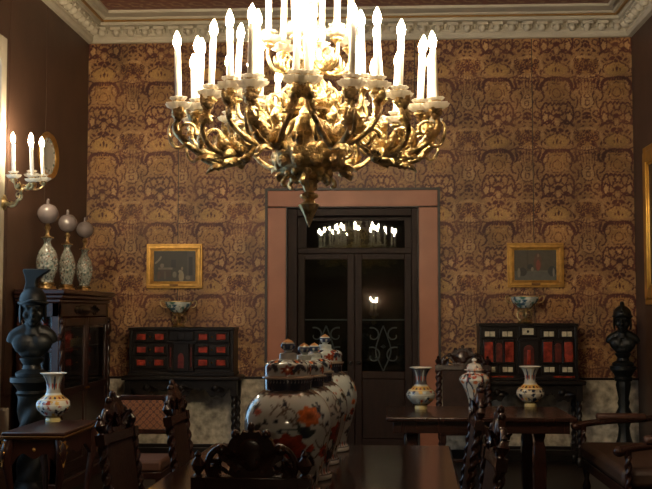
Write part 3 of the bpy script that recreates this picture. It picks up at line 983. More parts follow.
for y in (CY0 + 0.05, CY1 - 0.05):
    cp = MB()
    cp.twist(0.2, 1.3, 0.028, 0.12, 0.3, M=T((x1 + 0.012, y, 0)))
    cp.ell((x1 + 0.015, y, 1.38), (0.03, 0.03, 0.07)).ell((x1 + 0.015, y, 1.46), (0.025, 0.03, 0.03))
    cp.leaf(0.1, 0.07, 0.4, T((x1 + 0.02, y, 1.32)) @ RY(-80), m=8)
    L(cp.build('carved_post', WALNUT, dc, sharp=60))
# things on the shelves
tag(MB().box(0, 0.16, 0, 0.22, 0, 0.16).box(-0.008, 0.168, -0.008, 0.228, 0.16, 0.185).build('lacquer_box', mat('red_lacquer', (150, 40, 30), 0.3), None, (XL + 0.2, 9.15, 1.2205), bev=0.006), 'small red lacquer box with lid behind the cabinet glass', 'box')
vb = MB(); vb.lathe([(0.05, 0), (0.09, 0.05), (0.1, 0.12), (0.05, 0.2), (0.035, 0.24), (0.05, 0.26)], 24)
tag(vb.build('pottery_vase', mat('red_glaze', (140, 46, 32), 0.2), None, (XL + 0.24, 8.98, 1.2205)), 'round red glazed vase on the upper shelf of the display cabinet', 'vase')
BOWL_AT = ('next to the red lacquer box', 'second along the row of bowls', 'third along the row of bowls', 'last of the row')
for k in range(4):
    bl = MB(); bl.lathe([(0.03, 0), (0.032, 0.008), (0.06, 0.035), (0.08, 0.07), (0.077, 0.07), (0.055, 0.034), (0.02, 0.014)], 24)
    tag(bl.build('small_bowl', mat('pale_glaze', (150, 130, 96), 0.3), None, (XL + 0.26, 9.5 + 0.2 * k, 1.2205)), 'small pale bowl behind the cabinet glass, ' + BOWL_AT[k], 'bowl', 'pale bowls on the cabinet shelf')

# ------------------------------------------------------------------ three oil lamps on top of it
def speck_canvas(seed, W, H, base, cols, n, rs, res=0.004):
    c = Canvas(W, H, res, base, True)
    q = random.Random(seed)
    for k in range(n):
        r = q.uniform(*rs)
        c.ell(q.uniform(0, W), q.uniform(0, H), r, r * q.uniform(0.5, 1), q.choice(cols), q.uniform(0, 3), 0, q.choice([0, 3, 5]), 0.25)
    return c
lampc = speck_canvas(3, 0.6, 0.42, (150, 154, 144), [(70, 88, 84), (120, 112, 98), (96, 120, 112), (60, 56, 50), (208, 206, 196), (140, 100, 80)], 900, (0.004, 0.012))
def lamp(label, px, Y, x, scale, belly):
    t = thing('oil_lamp', label, 'lamp', (x, Y, CBH), 0, 'oil lamps on the display cabinet')
    t.scale = (scale,) * 3
    bs = MB()
    bs.lathe([(0.08, 0), (0.085, 0.012), (0.075, 0.025), (0.062, 0.04), (0.07, 0.055), (0.06, 0.066)], 24, mod=lambda a, z: 1 + 0.07 * math.cos(4 * a))
    for k in range(4):
        bs.leaf(0.05, 0.05, 0.5, RZ(90 * k + 45) @ T((0.055, 0, 0.012)), m=6, lobes=2)
    bs.build('gilt_base', GOLD, t)
    pf = [(0.055, 0.066), (0.06, 0.075), (0.058, 0.09), (0.084 * belly, 0.15), (0.096 * belly, 0.21), (0.096 * belly, 0.27), (0.078 * belly, 0.34), (0.042, 0.39), (0.031, 0.42), (0.036, 0.445), (0.052, 0.458), (0.054, 0.462), (0.02, 0.466)]
    me = lathe_painted('lamp_body', pf, lambda th, z, r: lampc.sample(th / (2 * PI) * 0.6, z - 0.06), 72, 0.006)
    me.materials.append(GLAZE)
    link('lamp_body', me, t)
    br = MB()
    br.lathe([(0.056, 0.463), (0.058, 0.472), (0.03, 0.478), (0.018, 0.49), (0.016, 0.53), (0.024, 0.545), (0.03, 0.56), (0.022, 0.575), (0.014, 0.585), (0.016, 0.6)], 20)
    br.build('burner', GOLD, t)
    gb = MB()
    gb.lathe([(0.03, 0.59)] + [(0.095 * math.sin(a), 0.68 - 0.095 * math.cos(a)) for a in [0.4 + (2.7 - 0.4) * k / 14 for k in range(15)]] + [(0.03, 0.766)], 28)
    g_ = gb.build('glass_globe', GLOBE, t)
    MB().lathe([(0.018, 0.76), (0.016, 0.78), (0.014, 0.815), (0.011, 0.815)], 14).build('chimney', GLOBE, t)
    return t
for (lb, px, Y, sc_, be) in (('smoky globe oil lamp with broad porcelain body, tallest on the cabinet', 46.6, 9.1, 0.98, 1.0), ('smoky globe oil lamp standing between the two others on the cabinet', 66.6, 9.68, 0.93, 0.86), ('smoky globe oil lamp at the end beside the patterned wall', 84.0, 10.2, 0.90, 0.92)):
    lamp(lb, px, Y, at_y(px, 288, Y).x, sc_, be)

# ------------------------------------------------------------------ helmeted busts on pedestals
def finish_remesh(o, vox, it=4):
    m = o.modifiers.new('r', 'REMESH'); m.mode = 'VOXEL'; m.voxel_size = vox
    s = o.modifiers.new('s', 'SMOOTH'); s.iterations = it; s.factor = 0.5
    dg = bpy.context.evaluated_depsgraph_get()
    me = bpy.data.meshes.new_from_object(o.evaluated_get(dg))
    o.modifiers.clear()
    o.data = me
    me.polygons.foreach_set('use_smooth', [True] * len(me.polygons))


def bust(label, loc, rz, H, crest):
    """H = height of the whole; faces -y"""
    t = thing('bronze_bust', label, 'bust', loc, rz)
    t.scale = (H / 0.80,) * 3
    sk = MB()
    sk.lathe([(0.115, 0), (0.12, 0.03), (0.10, 0.045), (0.07, 0.06), (0.062, 0.09), (0.085, 0.125), (0.09, 0.14), (0.06, 0.15)], 28)
    sk.build('socle', BRONZE, t)
    b = MB()
    # truncated chest with sloping shoulders
    b.ell((0, 0.02, 0.27), (0.155, 0.075, 0.09)).ell((0, 0.005, 0.225), (0.135, 0.075, 0.075)).ell((0, 0.0, 0.185), (0.10, 0.065, 0.055))
    for s in (-1, 1):
        b.tube([(0, 0.02, 0.355), (s * 0.07, 0.02, 0.335), (s * 0.13, 0.022, 0.30), (s * 0.155, 0.025, 0.25)], [0.055, 0.052, 0.047, 0.035], n=12)
        b.ell((s * 0.055, -0.022, 0.25), (0.09, 0.05, 0.075))
    b.lathe([(0.075, 0.31), (0.06, 0.35), (0.056, 0.40), (0.06, 0.44)], 18, T((0, 0.01, 0)))
    b.ell((0, -0.005, 0.49), (0.078, 0.098, 0.12)).ell((0, -0.05, 0.415), (0.046, 0.046, 0.042)).ell((0, -0.072, 0.392), (0.024, 0.024, 0.02))
    b.tube([(0, -0.098, 0.52), (0, -0.110, 0.49), (0, -0.126, 0.464), (0, -0.10, 0.453)], [0.010, 0.013, 0.019, 0.013], n=8)
    for s in (-1, 1):
        b.ell((s * 0.034, -0.092, 0.522), (0.03, 0.02, 0.011)); b.ell((s * 0.034, -0.086, 0.503), (0.016, 0.013, 0.010))
        b.ell((s * 0.05, -0.062, 0.462), (0.024, 0.028, 0.03)); b.ell((s * 0.078, 0.0, 0.48), (0.013, 0.022, 0.034))
    b.ell((0, -0.10, 0.430), (0.027, 0.015, 0.007)).ell((0, -0.098, 0.417), (0.022, 0.015, 0.008))
    bo = b.build('figure', BRONZE, t)
    finish_remesh(bo, 0.0075, 3)
    h = MB()
    h.ell((0, 0.008, 0.565), (0.1, 0.122, 0.105), n=28, m=16)
    h.tube([(-0.102, -0.01, 0.55), (-0.07, -0.10, 0.545), (0, -0.142, 0.565), (0.07, -0.10, 0.545), (0.102, -0.01, 0.55), (0.09, 0.09, 0.54), (0, 0.134, 0.535), (-0.09, 0.09, 0.54), (-0.102, -0.01, 0.55)], 0.010, n=8)
    for s in (-1, 1):
        h.ell((s * 0.088, -0.015, 0.475), (0.013, 0.042, 0.08), n=12, m=9)
    h.ell((0, 0.105, 0.48), (0.07, 0.03, 0.085), n=14, m=9)
    h.build('helmet', BRONZE, t, sharp=60)
    if crest:
        c = MB()
        c.prism([(-0.075, 0.62), (-0.06, 0.66), (-0.05, 0.70), (-0.06, 0.75), (-0.075, 0.785), (-0.07, 0.80), (0.13, 0.80), (0.125, 0.785), (0.075, 0.755), (0.035, 0.725), (0.025, 0.69), (0.04, 0.62)], -0.03, 0.03, RZ(-18))
        c.build('crest', BRONZE, t, bev=0.008)
    else:
        c = MB()
        c.tube([(0, -0.12, 0.60), (0, -0.08, 0.67), (0, 0.0, 0.695), (0, 0.09, 0.66), (0, 0.135, 0.57), (0, 0.14, 0.46)], [0.014, 0.022, 0.024, 0.024, 0.014], n=10)
        c.build('crest', BRONZE, t)
    return t


def pedestal(label, loc, H, r, twist):
    t = thing('pedestal', label, 'pedestal', loc)
    b = MB()
    b.lathe([(r * 1.15, 0), (r * 1.15, 0.12), (r * 1.0, 0.15), (r * 1.05, 0.2), (r * 0.8, 0.24), (r * 0.75, 0.27)], 32)
    b.build('base', BRONZE, t)
    s = MB()
    if twist:
        s.twist(0.26, H - 0.14, r * 0.72, 0.22, 0.22, n=24, M=None, strands=3)
    else:
        s.lathe([(r * 0.7, 0.26), (r * 0.5, 0.34), (r * 0.42, 0.42), (r * 0.62, 0.5), (r * 0.66, 0.56), (r * 0.4, 0.62), (r * 0.5, 0.66), (r * 0.4, 0.7), (r * 0.55, H - 0.22), (r * 0.6, H - 0.18), (r * 0.5, H - 0.13)], 24, mod=lambda a, z: 1 + 0.08 * math.cos(8 * a))
    s.build('shaft', BRONZE, t, sharp=60)
    c = MB()
    c.lathe([(r * 0.7, H - 0.145), (r * 0.8, H - 0.12), (r * 0.7, H - 0.1), (r * 0.95, H - 0.05), (r * 1.1, H - 0.035), (r * 1.1, H)], 32)
    c.build('capital', BRONZE, t)
    return t
BY = 7.95
bxl = at_y(32, 360, BY).x
hb = at_y(29, 377, BY).z
pedestal('dark twisted column pedestal in front of the display cabinet', (bxl, BY, 0), hb, 0.145, True)
bust('black bronze bust in a tall crested helmet in front of the display cabinet', (bxl, BY, hb), R(18), at_y(29, 269, BY).z - hb, True)
BY2 = 10.45
bxr = at_y(623, 360, BY2).x
hb2 = at_y(623, 366, BY2).z
pedestal('slender dark turned pedestal in the corner behind the armchairs', (bxr, BY2, 0), hb2, 0.115, False)
bust('black bronze bust with a low rounded helmet in the corner near the gilt frame', (bxr, BY2, hb2), R(-15), at_y(623, 303, BY2).z - hb2 + 0.09, False)

# ------------------------------------------------------------------ paintings
def painting(label, px0, px1, py0, py1, fn_draw, px_off=0.0):
    a = at_y(px0, py1, D); c = at_y(px1, py0, D)
    W, H = c.x - a.x, c.z - a.z
    t = thing('framed_painting', label, 'painting', (a.x, D - 0.008, a.z))
    fw = 0.075
    f = MB()
    def run(d0, d1, y):
        f.box(d0, W - d0, -y, 0, d0, d1).box(d0, W - d0, -y, 0, H - d1, H - d0).box(d0, d1, -y, 0, d1, H - d1).box(W - d1, W - d0, -y, 0, d1, H - d1)
    run(0, 0.02, 0.035); run(0.02, 0.05, 0.05); run(0.05, 0.062, 0.03); run(0.062, fw, 0.022)
    fo = f.build('frame', GILT, t, bev=0.004)
    MB().box(W / 2 - 0.045, W / 2 + 0.045, -0.054, -0.05, 0.023, 0.047).build('name_plate', mat('aged_brass', (110, 78, 40), 0.5, 0.6), fo)
    wi, hi = W - 2 * fw, H - 2 * fw
    cv_ = Canvas(wi, hi, 0.003, (50, 48, 42))
    fn_draw(cv_, wi, hi)
    me = grid_mesh('canvas', wi, hi, 100, 76, lambda x, z: cv_.sample(x, z), T((fw, -0.012, fw)))
    me.materials.append(CANVASM)
    link('canvas', me, t)
    return t
def art1(c, w, h):
    c.rect(0, w, h * 0.0, h * 0.22, (58, 54, 48)); c.rect(w * 0.8, w, 0, h, (66, 62, 56)); c.rect(w * 0.84, w * 0.93, h * 0.2, h * 0.8, (30, 30, 30))
    c.rect(w * 0.42, w * 0.53, h * 0.45, h * 0.72, (28, 30, 32)); c.line([(w * 0.04, h * 0.6), (w * 0.12, h * 0.7), (w * 0.17, h * 0.8)], 0.02, (116, 108, 92))
    c.rect(w * 0.1, w * 0.45, h * 0.38, h * 0.46, (98, 92, 80)); c.rect(w * 0.14, w * 0.42, h * 0.14, h * 0.38, (64, 50, 44)); c.ell(w * 0.2, h * 0.52, w * 0.05, h * 0.07, (110, 100, 88))
    c.ell(w * 0.12, h * 0.2, w * 0.04, h * 0.14, (78, 58, 48)); c.ell(w * 0.27, h * 0.2, w * 0.03, h * 0.14, (78, 70, 60)); c.ell(w * 0.5, h * 0.22, w * 0.05, h * 0.1, (104, 100, 86))
    c.ell(w * 0.66, h * 0.16, w * 0.065, h * 0.2, (134, 124, 100)); c.ell(w * 0.68, h * 0.42, w * 0.025, h * 0.06, (120, 104, 84)); c.ell(w * 0.63, h * 0.32, w * 0.04, h * 0.06, (126, 118, 100)); c.ell(w * 0.82, h * 0.12, w * 0.06, h * 0.07, (100, 96, 84))
def art2(c, w, h):
    c.rect(0, w, 0, h, (74, 68, 54)); c.rect(0, w, 0, h * 0.3, (84, 84, 76)); c.rect(w * 0.4, w * 0.95, h * 0.28, h * 0.33, (92, 90, 80)); c.rect(w * 0.3, w * 0.33, h * 0.3, h, (66, 58, 46))
    c.ell(w * 0.56, h * 0.6, w * 0.09, h * 0.3, (88, 62, 48)); c.ell(w * 0.57, h * 0.5, w * 0.05, h * 0.18, (122, 62, 48)); c.ell(w * 0.57, h * 0.82, w * 0.025, h * 0.06, (110, 92, 72))
    c.ell(w * 0.38, h * 0.45, w * 0.07, h * 0.09, (48, 48, 46)); c.ell(w * 0.43, h * 0.37, w * 0.03, h * 0.07, (120, 112, 96)); c.ell(w * 0.2, h * 0.28, w * 0.1, h * 0.14, (52, 48, 44)); c.ell(w * 0.11, h * 0.25, w * 0.035, h * 0.16, (120, 112, 96))
    c.ell(w * 0.9, h * 0.3, w * 0.1, h * 0.17, (54, 54, 52)); c.ell(w * 0.93, h * 0.26, w * 0.025, h * 0.15, (112, 108, 98))
painting('small gilt-framed painting of a dim interior above the red-panelled cabinet', 147, 203, 244, 288.5, art1)
painting('small gilt-framed painting with a red-robed figure on steps', 507, 563, 243, 287.5, art2)
# tall gilt frame on the right wall
gf = thing('framed_painting', 'tall dark painting in a broad bright gilt frame on the side wall', 'painting', (XR, 10.62, at_y(643, 305, 10.6).z))
z0, z1 = 0, at_y(643, 148, 10.6).z - at_y(643, 305, 10.6).z
g = MB()
for d0, d1, xx in ((0, 0.06, 0.03), (0.06, 0.17, 0.05), (0.17, 0.2, 0.035)):
    Yw = 1.3
    g.box(-xx, 0, -d1, -d0, d0, z1 - d0).box(-xx, 0, -Yw + d0, -Yw + d1, d0, z1 - d0).box(-xx, 0, -Yw + d1, -d1, d0, d1).box(-xx, 0, -Yw + d1, -d1, z1 - d1, z1 - d0)
g.build('frame', mat('bright_gilding', (214, 164, 74), 0.35, 0.8, 0.15, 12, 0.2, 50), gf, bev=0.012)
MB().box(-0.02, 0, -1.1, -0.2, 0.2, z1 - 0.2).build('canvas', mat('dark_canvas', (46, 36, 30), 0.4, 0, 0.5, 5), gf)

# ------------------------------------------------------------------ ebony cabinets on stands
def stand(label, X0, X1, Y0, H):
    t = thing('cabinet_stand', label, 'stand', ((X0 + X1) / 2, Y0, 0))
    w = (X1 - X0) / 2; dp = D - 0.05 - Y0
    MB().box(-w - 0.02, w + 0.02, -0.02, dp, H - 0.045, H).build('top', EBONY, t, bev=0.012)
    ap = MB()
    out = [(-w + 0.03, H - 0.045)]
    n = 40
    for k in range(n + 1):
        x = -w + 0.03 + (2 * w - 0.06) * k / n
        out.append((x, H - 0.17 + 0.04 * math.cos(3 * 2 * PI * k / n) - 0.02 * math.cos(9 * 2 * PI * k / n)))
    out.append((w - 0.03, H - 0.045))
    ap.prism(out[::-1], 0.02, 0.045)
    for i, cx in enumerate((-w * 0.6, 0, w * 0.6)):
        for s in (-1, 1):
            ap.leaf(0.14, 0.06, 0.5, T((cx, 0.018, H - 0.13)) @ RY(0 if s > 0 else 180) @ RX(90 * s), m=8)
        ap.ell((cx, 0.02, H - 0.12), (0.035, 0.02, 0.035))
    ap.build('carved_apron', EBONY, t, sharp=50)
    for x in (-w + 0.045, w - 0.045):
        for y in (0.04, dp - 0.05):
            lg = MB()
            lg.box(x - 0.032, x + 0.032, y - 0.032, y + 0.032, H - 0.2, H - 0.045).box(x - 0.032, x + 0.032, y - 0.032, y + 0.032, 0.1, 0.2)
            lg.twist(0.2, H - 0.2, 0.03, 0.075, 0.35, M=T((x, y, 0)))
            lg.lathe([(0.02, 0), (0.035, 0.03), (0.035, 0.07), (0.02, 0.1)], 14, T((x, y, 0)))
            lg.build('leg', EBONY, t, sharp=60)
    for y in (0.02, dp - 0.07):
        MB().box(-w + 0.077, w - 0.077, y, y + 0.04, 0.12, 0.17).build('stretcher', EBONY, t, bev=0.005)
    return t
CYF = 10.68
# left cabinet: six drawers with paired red panels around a small door
lx0, lx1 = at_y(129, 350, CYF).x, at_y(233.5, 350, CYF).x
lz0, lz1 = at_y(180, 376, CYF).z, at_y(180, 327.5, CYF).z
stand('black carved stand with twisted legs under the red-panelled drawer cabinet', lx0 - 0.05, lx1 + 0.05, CYF - 0.03, lz0)
lc = thing('drawer_cabinet', 'black cabinet of six drawers with paired red panels', 'cabinet', ((lx0 + lx1) / 2, CYF, lz0))
w = (lx1 - lx0) / 2; hh = lz1 - lz0; dp = 0.34
b = MB()
b.box(-w, w, 0.02, dp, 0.0, hh)
b.box(-w - 0.01, w + 0.01, -0.01, dp, hh - 0.03, hh).box(-w - 0.01, w + 0.01, -0.01, dp, 0, 0.035)
b.box(-w, -w + 0.03, 0, 0.02, 0.035, hh - 0.03).box(w - 0.03, w, 0, 0.02, 0.035, hh - 0.03)
b.build('body', EBONY, lc, bev=0.005)
cell_h = (hh - 0.1) / 3
dw = 0.36
for s in (-1, 1):
    for r in range(3):
        zc = 0.07 + cell_h * (r + 0.5)
        xc = s * (w - 0.04 - dw / 2)
        dr = MB().box(xc - dw / 2, xc + dw / 2, -0.006, 0.02, zc - cell_h / 2 + 0.006, zc + cell_h / 2 - 0.006).build('drawer', EBONY, lc, bev=0.006)
        for q in (-1, 1):
            MB().box(xc + q * 0.092 - 0.046, xc + q * 0.092 + 0.046, -0.014, -0.004, zc - 0.03, zc + 0.03).build('red_panel', RED, dr, bev=0.004)
            fm = MB()
            for (u0, u1, v0, v1) in ((-0.06, 0.06, 0.03, 0.042), (-0.06, 0.06, -0.042, -0.03), (-0.06, -0.046, -0.03, 0.03), (0.046, 0.06, -0.03, 0.03)):
                fm.box(xc + q * 0.092 + u0, xc + q * 0.092 + u1, -0.018, -0.004, zc + v0, zc + v1)
            fm.build('panel_moulding', EBONY, dr, bev=0.003)
        MB().lathe([(0.003, 0), (0.004, 0.01), (0.009, 0.016), (0.001, 0.024)], 10, T((xc, -0.006, zc)) @ RX(90)).build('knob', BRASS, dr)
nc = MB()
nc.box(-0.14, 0.14, -0.012, 0.02, 0.05, hh - 0.15).box(-0.15, 0.15, -0.022, 0.02, hh - 0.16, hh - 0.14)
for x in (-0.125, 0.125, -0.085, 0.085):
    nc.lathe([(0.012, 0.06), (0.009, 0.08), (0.009, hh - 0.19), (0.013, hh - 0.17)], 10, T((x, -0.018, 0)))
cd = nc.build('central_door', EBONY, lc)
MB().prism([(-0.03, 0.08), (0.03, 0.08), (0.03, 0.19), (0.02, 0.22), (0, 0.235), (-0.02, 0.22), (-0.03, 0.19)][::-1], -0.016, -0.01).build('niche_panel', mat('dark_red_shell', (84, 28, 20), 0.3, 0, 0.5, 30), cd)
for x in (-0.105, 0.105):
    MB().box(x - 0.007, x + 0.007, -0.017, -0.011, 0.09, hh - 0.2).build('red_strip', MATS['dark_red_shell'], cd)
MB().box(-0.12, 0.12, -0.008, 0.02, hh - 0.13, hh - 0.04).box(-0.035, 0.035, -0.016, -0.008, hh - 0.12, hh - 0.05).build('upper_drawer', EBONY, lc, bev=0.005)

# right cabinet: pale plaques above and below red arched panels
rx0, rx1 = at_y(480, 350, CYF).x, at_y(578, 350, CYF).x
rz0, rz1 = at_y(530, 380.5, CYF).z, at_y(530, 323.5, CYF).z
stand('black carved stand with twisted legs under the cabinet of pale plaques', rx0 - 0.05, rx1 + 0.05, CYF - 0.03, rz0)
rc = thing('drawer_cabinet', 'black cabinet with pale plaques and red tortoiseshell arched panels', 'cabinet', ((rx0 + rx1) / 2, CYF, rz0))
w = (rx1 - rx0) / 2; hh = rz1 - rz0
b = MB()
b.box(-w, w, 0.02, dp, 0, hh).box(-w - 0.008, w + 0.008, -0.015, dp, hh - 0.03, hh).box(-w - 0.008, w + 0.008, -0.015, dp, 0, 0.03)
b.box(-w, -w + 0.03, -0.004, 0.02, 0.03, hh - 0.03).box(w - 0.03, w, -0.004, 0.02, 0.03, hh - 0.03)
b.build('body', EBONY, rc, bev=0.005)
PS = 98.7
def rcz(py): return at_y(530, py, CYF).z - rz0
def rcx(px): return at_y(px, 350, CYF).x - (rx0 + rx1) / 2
for pz, xs in ((334, (490, 507.5, 549, 567)), (369.5, (490, 507.5, 549, 567))):
    for px in xs:
        x = rcx(px); z = rcz(pz)
        dr = MB().box(x - 0.078, x + 0.078, -0.004, 0.02, z - 0.045, z + 0.045).build('drawer', EBONY, rc, bev=0.005)
        MB().box(x - 0.05, x - 0.003, -0.009, -0.003, z - 0.025, z + 0.025).box(x + 0.003, x + 0.05, -0.009, -0.003, z - 0.025, z + 0.025).build('ivory_plaque', IVORY, dr, bev=0.002)
x = rcx(528); z = rcz(331.5)
dr = MB().box(x - 0.085, x + 0.085, -0.01, 0.02, z - 0.05, z + 0.05).build('drawer', EBONY, rc, bev=0.005)
MB().box(x - 0.055, x + 0.055, -0.015, -0.009, z - 0.032, z + 0.032).build('ivory_plaque', IVORY, dr, bev=0.002)
MB().ell((x, -0.016, z), (0.012, 0.006, 0.014)).build('knob', EBONY, dr)
zt, zb = rcz(341), rcz(363)
def archp(xc, wd, z0, z1):
    o = [(xc - wd, z0), (xc + wd, z0), (xc + wd, z1 - wd)]
    o += [(xc + wd * math.cos(a), z1 - wd + wd * math.sin(a)) for a in [PI * k / 8 for k in range(1, 8)]]
    return (o + [(xc - wd, z1 - wd)])[::-1]
for pc in (499, 558):
    x = rcx(pc)
    dr = MB().box(x - 0.155, x + 0.155, -0.006, 0.02, zb - 0.01, zt + 0.01).build('panelled_door', EBONY, rc, bev=0.005)
    for s in (-1, 1):
        MB().box(x + s * 0.103 - 0.043, x + s * 0.103 + 0.043, -0.012, -0.005, zb + 0.01, zt - 0.01).build('red_panel', RED, dr, bev=0.003)
        MB().lathe([(0.012, zb), (0.008, zb + 0.02), (0.008, zt - 0.03), (0.013, zt)], 10, T((x + s * 0.048, -0.014, 0))).build('colonnette', EBONY, dr)
    MB().prism(archp(x, 0.032, zb + 0.01, zt - 0.02), -0.011, -0.005).build('niche_panel', MATS['dark_red_shell'], dr)
x = rcx(528.5)
dr = MB().box(x - 0.1, x + 0.1, -0.02, 0.02, rcz(374), rcz(340)).box(x - 0.11, x + 0.11, -0.03, 0.02, rcz(341), rcz(338)).build('central_door', EBONY, rc, bev=0.005)
MB().prism(archp(x, 0.05, rcz(366), rcz(345)), -0.026, -0.018).build('niche_panel', MATS['dark_red_shell'], dr)
MB().box(x - 0.018, x + 0.018, -0.034, -0.024, rcz(364), rcz(350)).build('red_figure', RED, dr, bev=0.01)
for (a, b_) in ((488, 515), (553, 576)):
    MB().box(rcx(a), rcx(b_) - 0.02, -0.009, 0.0, rcz(378.5), rcz(376)).build('red_strip', RED, rc)

# footed bowls on the cabinets
bowlc = speck_canvas(11, 0.6, 0.2, (176, 184, 178), [(62, 92, 110), (110, 84, 66), (70, 110, 100), (205, 206, 196)], 150, (0.008, 0.022))
def footed_bowl(label, px, z, y, sc):
    t = thing('footed_bowl', label, 'bowl', (at_y(px, 310, y).x, y, z))
    t.scale = (sc,) * 3
    b = MB()
    b.lathe([(0.06, 0), (0.065, 0.012), (0.05, 0.02), (0.03, 0.03), (0.018, 0.05), (0.028, 0.07), (0.016, 0.09), (0.03, 0.125), (0.04, 0.13)], 20)
    for k in range(3):
        a = RZ(120 * k + 30)
        b.tube([(0.03, 0, 0.02), (0.065, 0, 0.05), (0.07, 0, 0.09), (0.04, 0, 0.12)], [0.009, 0.007], n=6, M=a)
        b.leaf(0.06, 0.04, 0.5, a @ T((0.03, 0, 0.11)), m=6, lobes=2)
    b.build('gilt_stand', GOLD, t)
    me = lathe_painted('bowl', [(0.035, 0.132), (0.06, 0.14), (0.095, 0.17), (0.118, 0.205), (0.125, 0.235), (0.12, 0.235), (0.11, 0.205), (0.06, 0.155), (0.002, 0.15)], lambda th, z, r: bowlc.sample(th / (2 * PI) * 0.6, (z - 0.13)), 64, 0.006)
    me.materials.append(GLAZE)
    link('bowl', me, t)
    rm = MB()
    rm.tube([(0.123 * math.cos(2 * PI * k / 24), 0.123 * math.sin(2 * PI * k / 24), 0.237) for k in range(25)], 0.006, n=6, sm=0)
    for s in (0, 180):
        rm.tube([(0.12, 0, 0.22), (0.155, 0, 0.245), (0.17, 0, 0.225), (0.15, 0, 0.19), (0.11, 0, 0.18)], [0.007, 0.005], n=6, M=RZ(s))
    rm.build('gilt_rim', GOLD, t)
footed_bowl('porcelain bowl on a gilt foot on top of the red-panelled cabinet', 178.5, lz1, 10.85, 1.12)
footed_bowl('blue and white porcelain bowl on a gilt foot on the plaque cabinet', 525, rz1, 10.85, 1.15)

# ------------------------------------------------------------------ dining table
TH_ = 0.78
dt = thing('dining_table', 'long polished mahogany dining table below the chandelier', 'table', (-0.315, 5.1, 0), R(-2))
wx, wy = 0.685, 1.055
MB().box(-wx, wx, -wy, wy, TH_ - 0.038, TH_).build('tabletop', MAHOG, dt, bev=0.012)
ap = MB()
ap.box(-wx + 0.09, wx - 0.09, -wy + 0.09, -wy + 0.115, TH_ - 0.14, TH_ - 0.038).box(-wx + 0.09, wx - 0.09, wy - 0.115, wy - 0.09, TH_ - 0.14, TH_ - 0.038)
ap.box(-wx + 0.09, -wx + 0.115, -wy + 0.115, wy - 0.115, TH_ - 0.14, TH_ - 0.038).box(wx - 0.115, wx - 0.09, -wy + 0.115, wy - 0.115, TH_ - 0.14, TH_ - 0.038)
ap.build('apron', MAHOG, dt)
for x in (-0.2, 0.2):
    for y in (-0.68, 0.68):
        MB().lathe([(0.025, 0), (0.035, 0.04), (0.028, 0.1), (0.05, 0.2), (0.055, 0.3), (0.03, 0.42), (0.05, 0.48), (0.035, 0.52), (0.05, 0.6), (0.05, TH_ - 0.04)], 18, T((x, y, 0))).build('leg', MAHOG, dt)

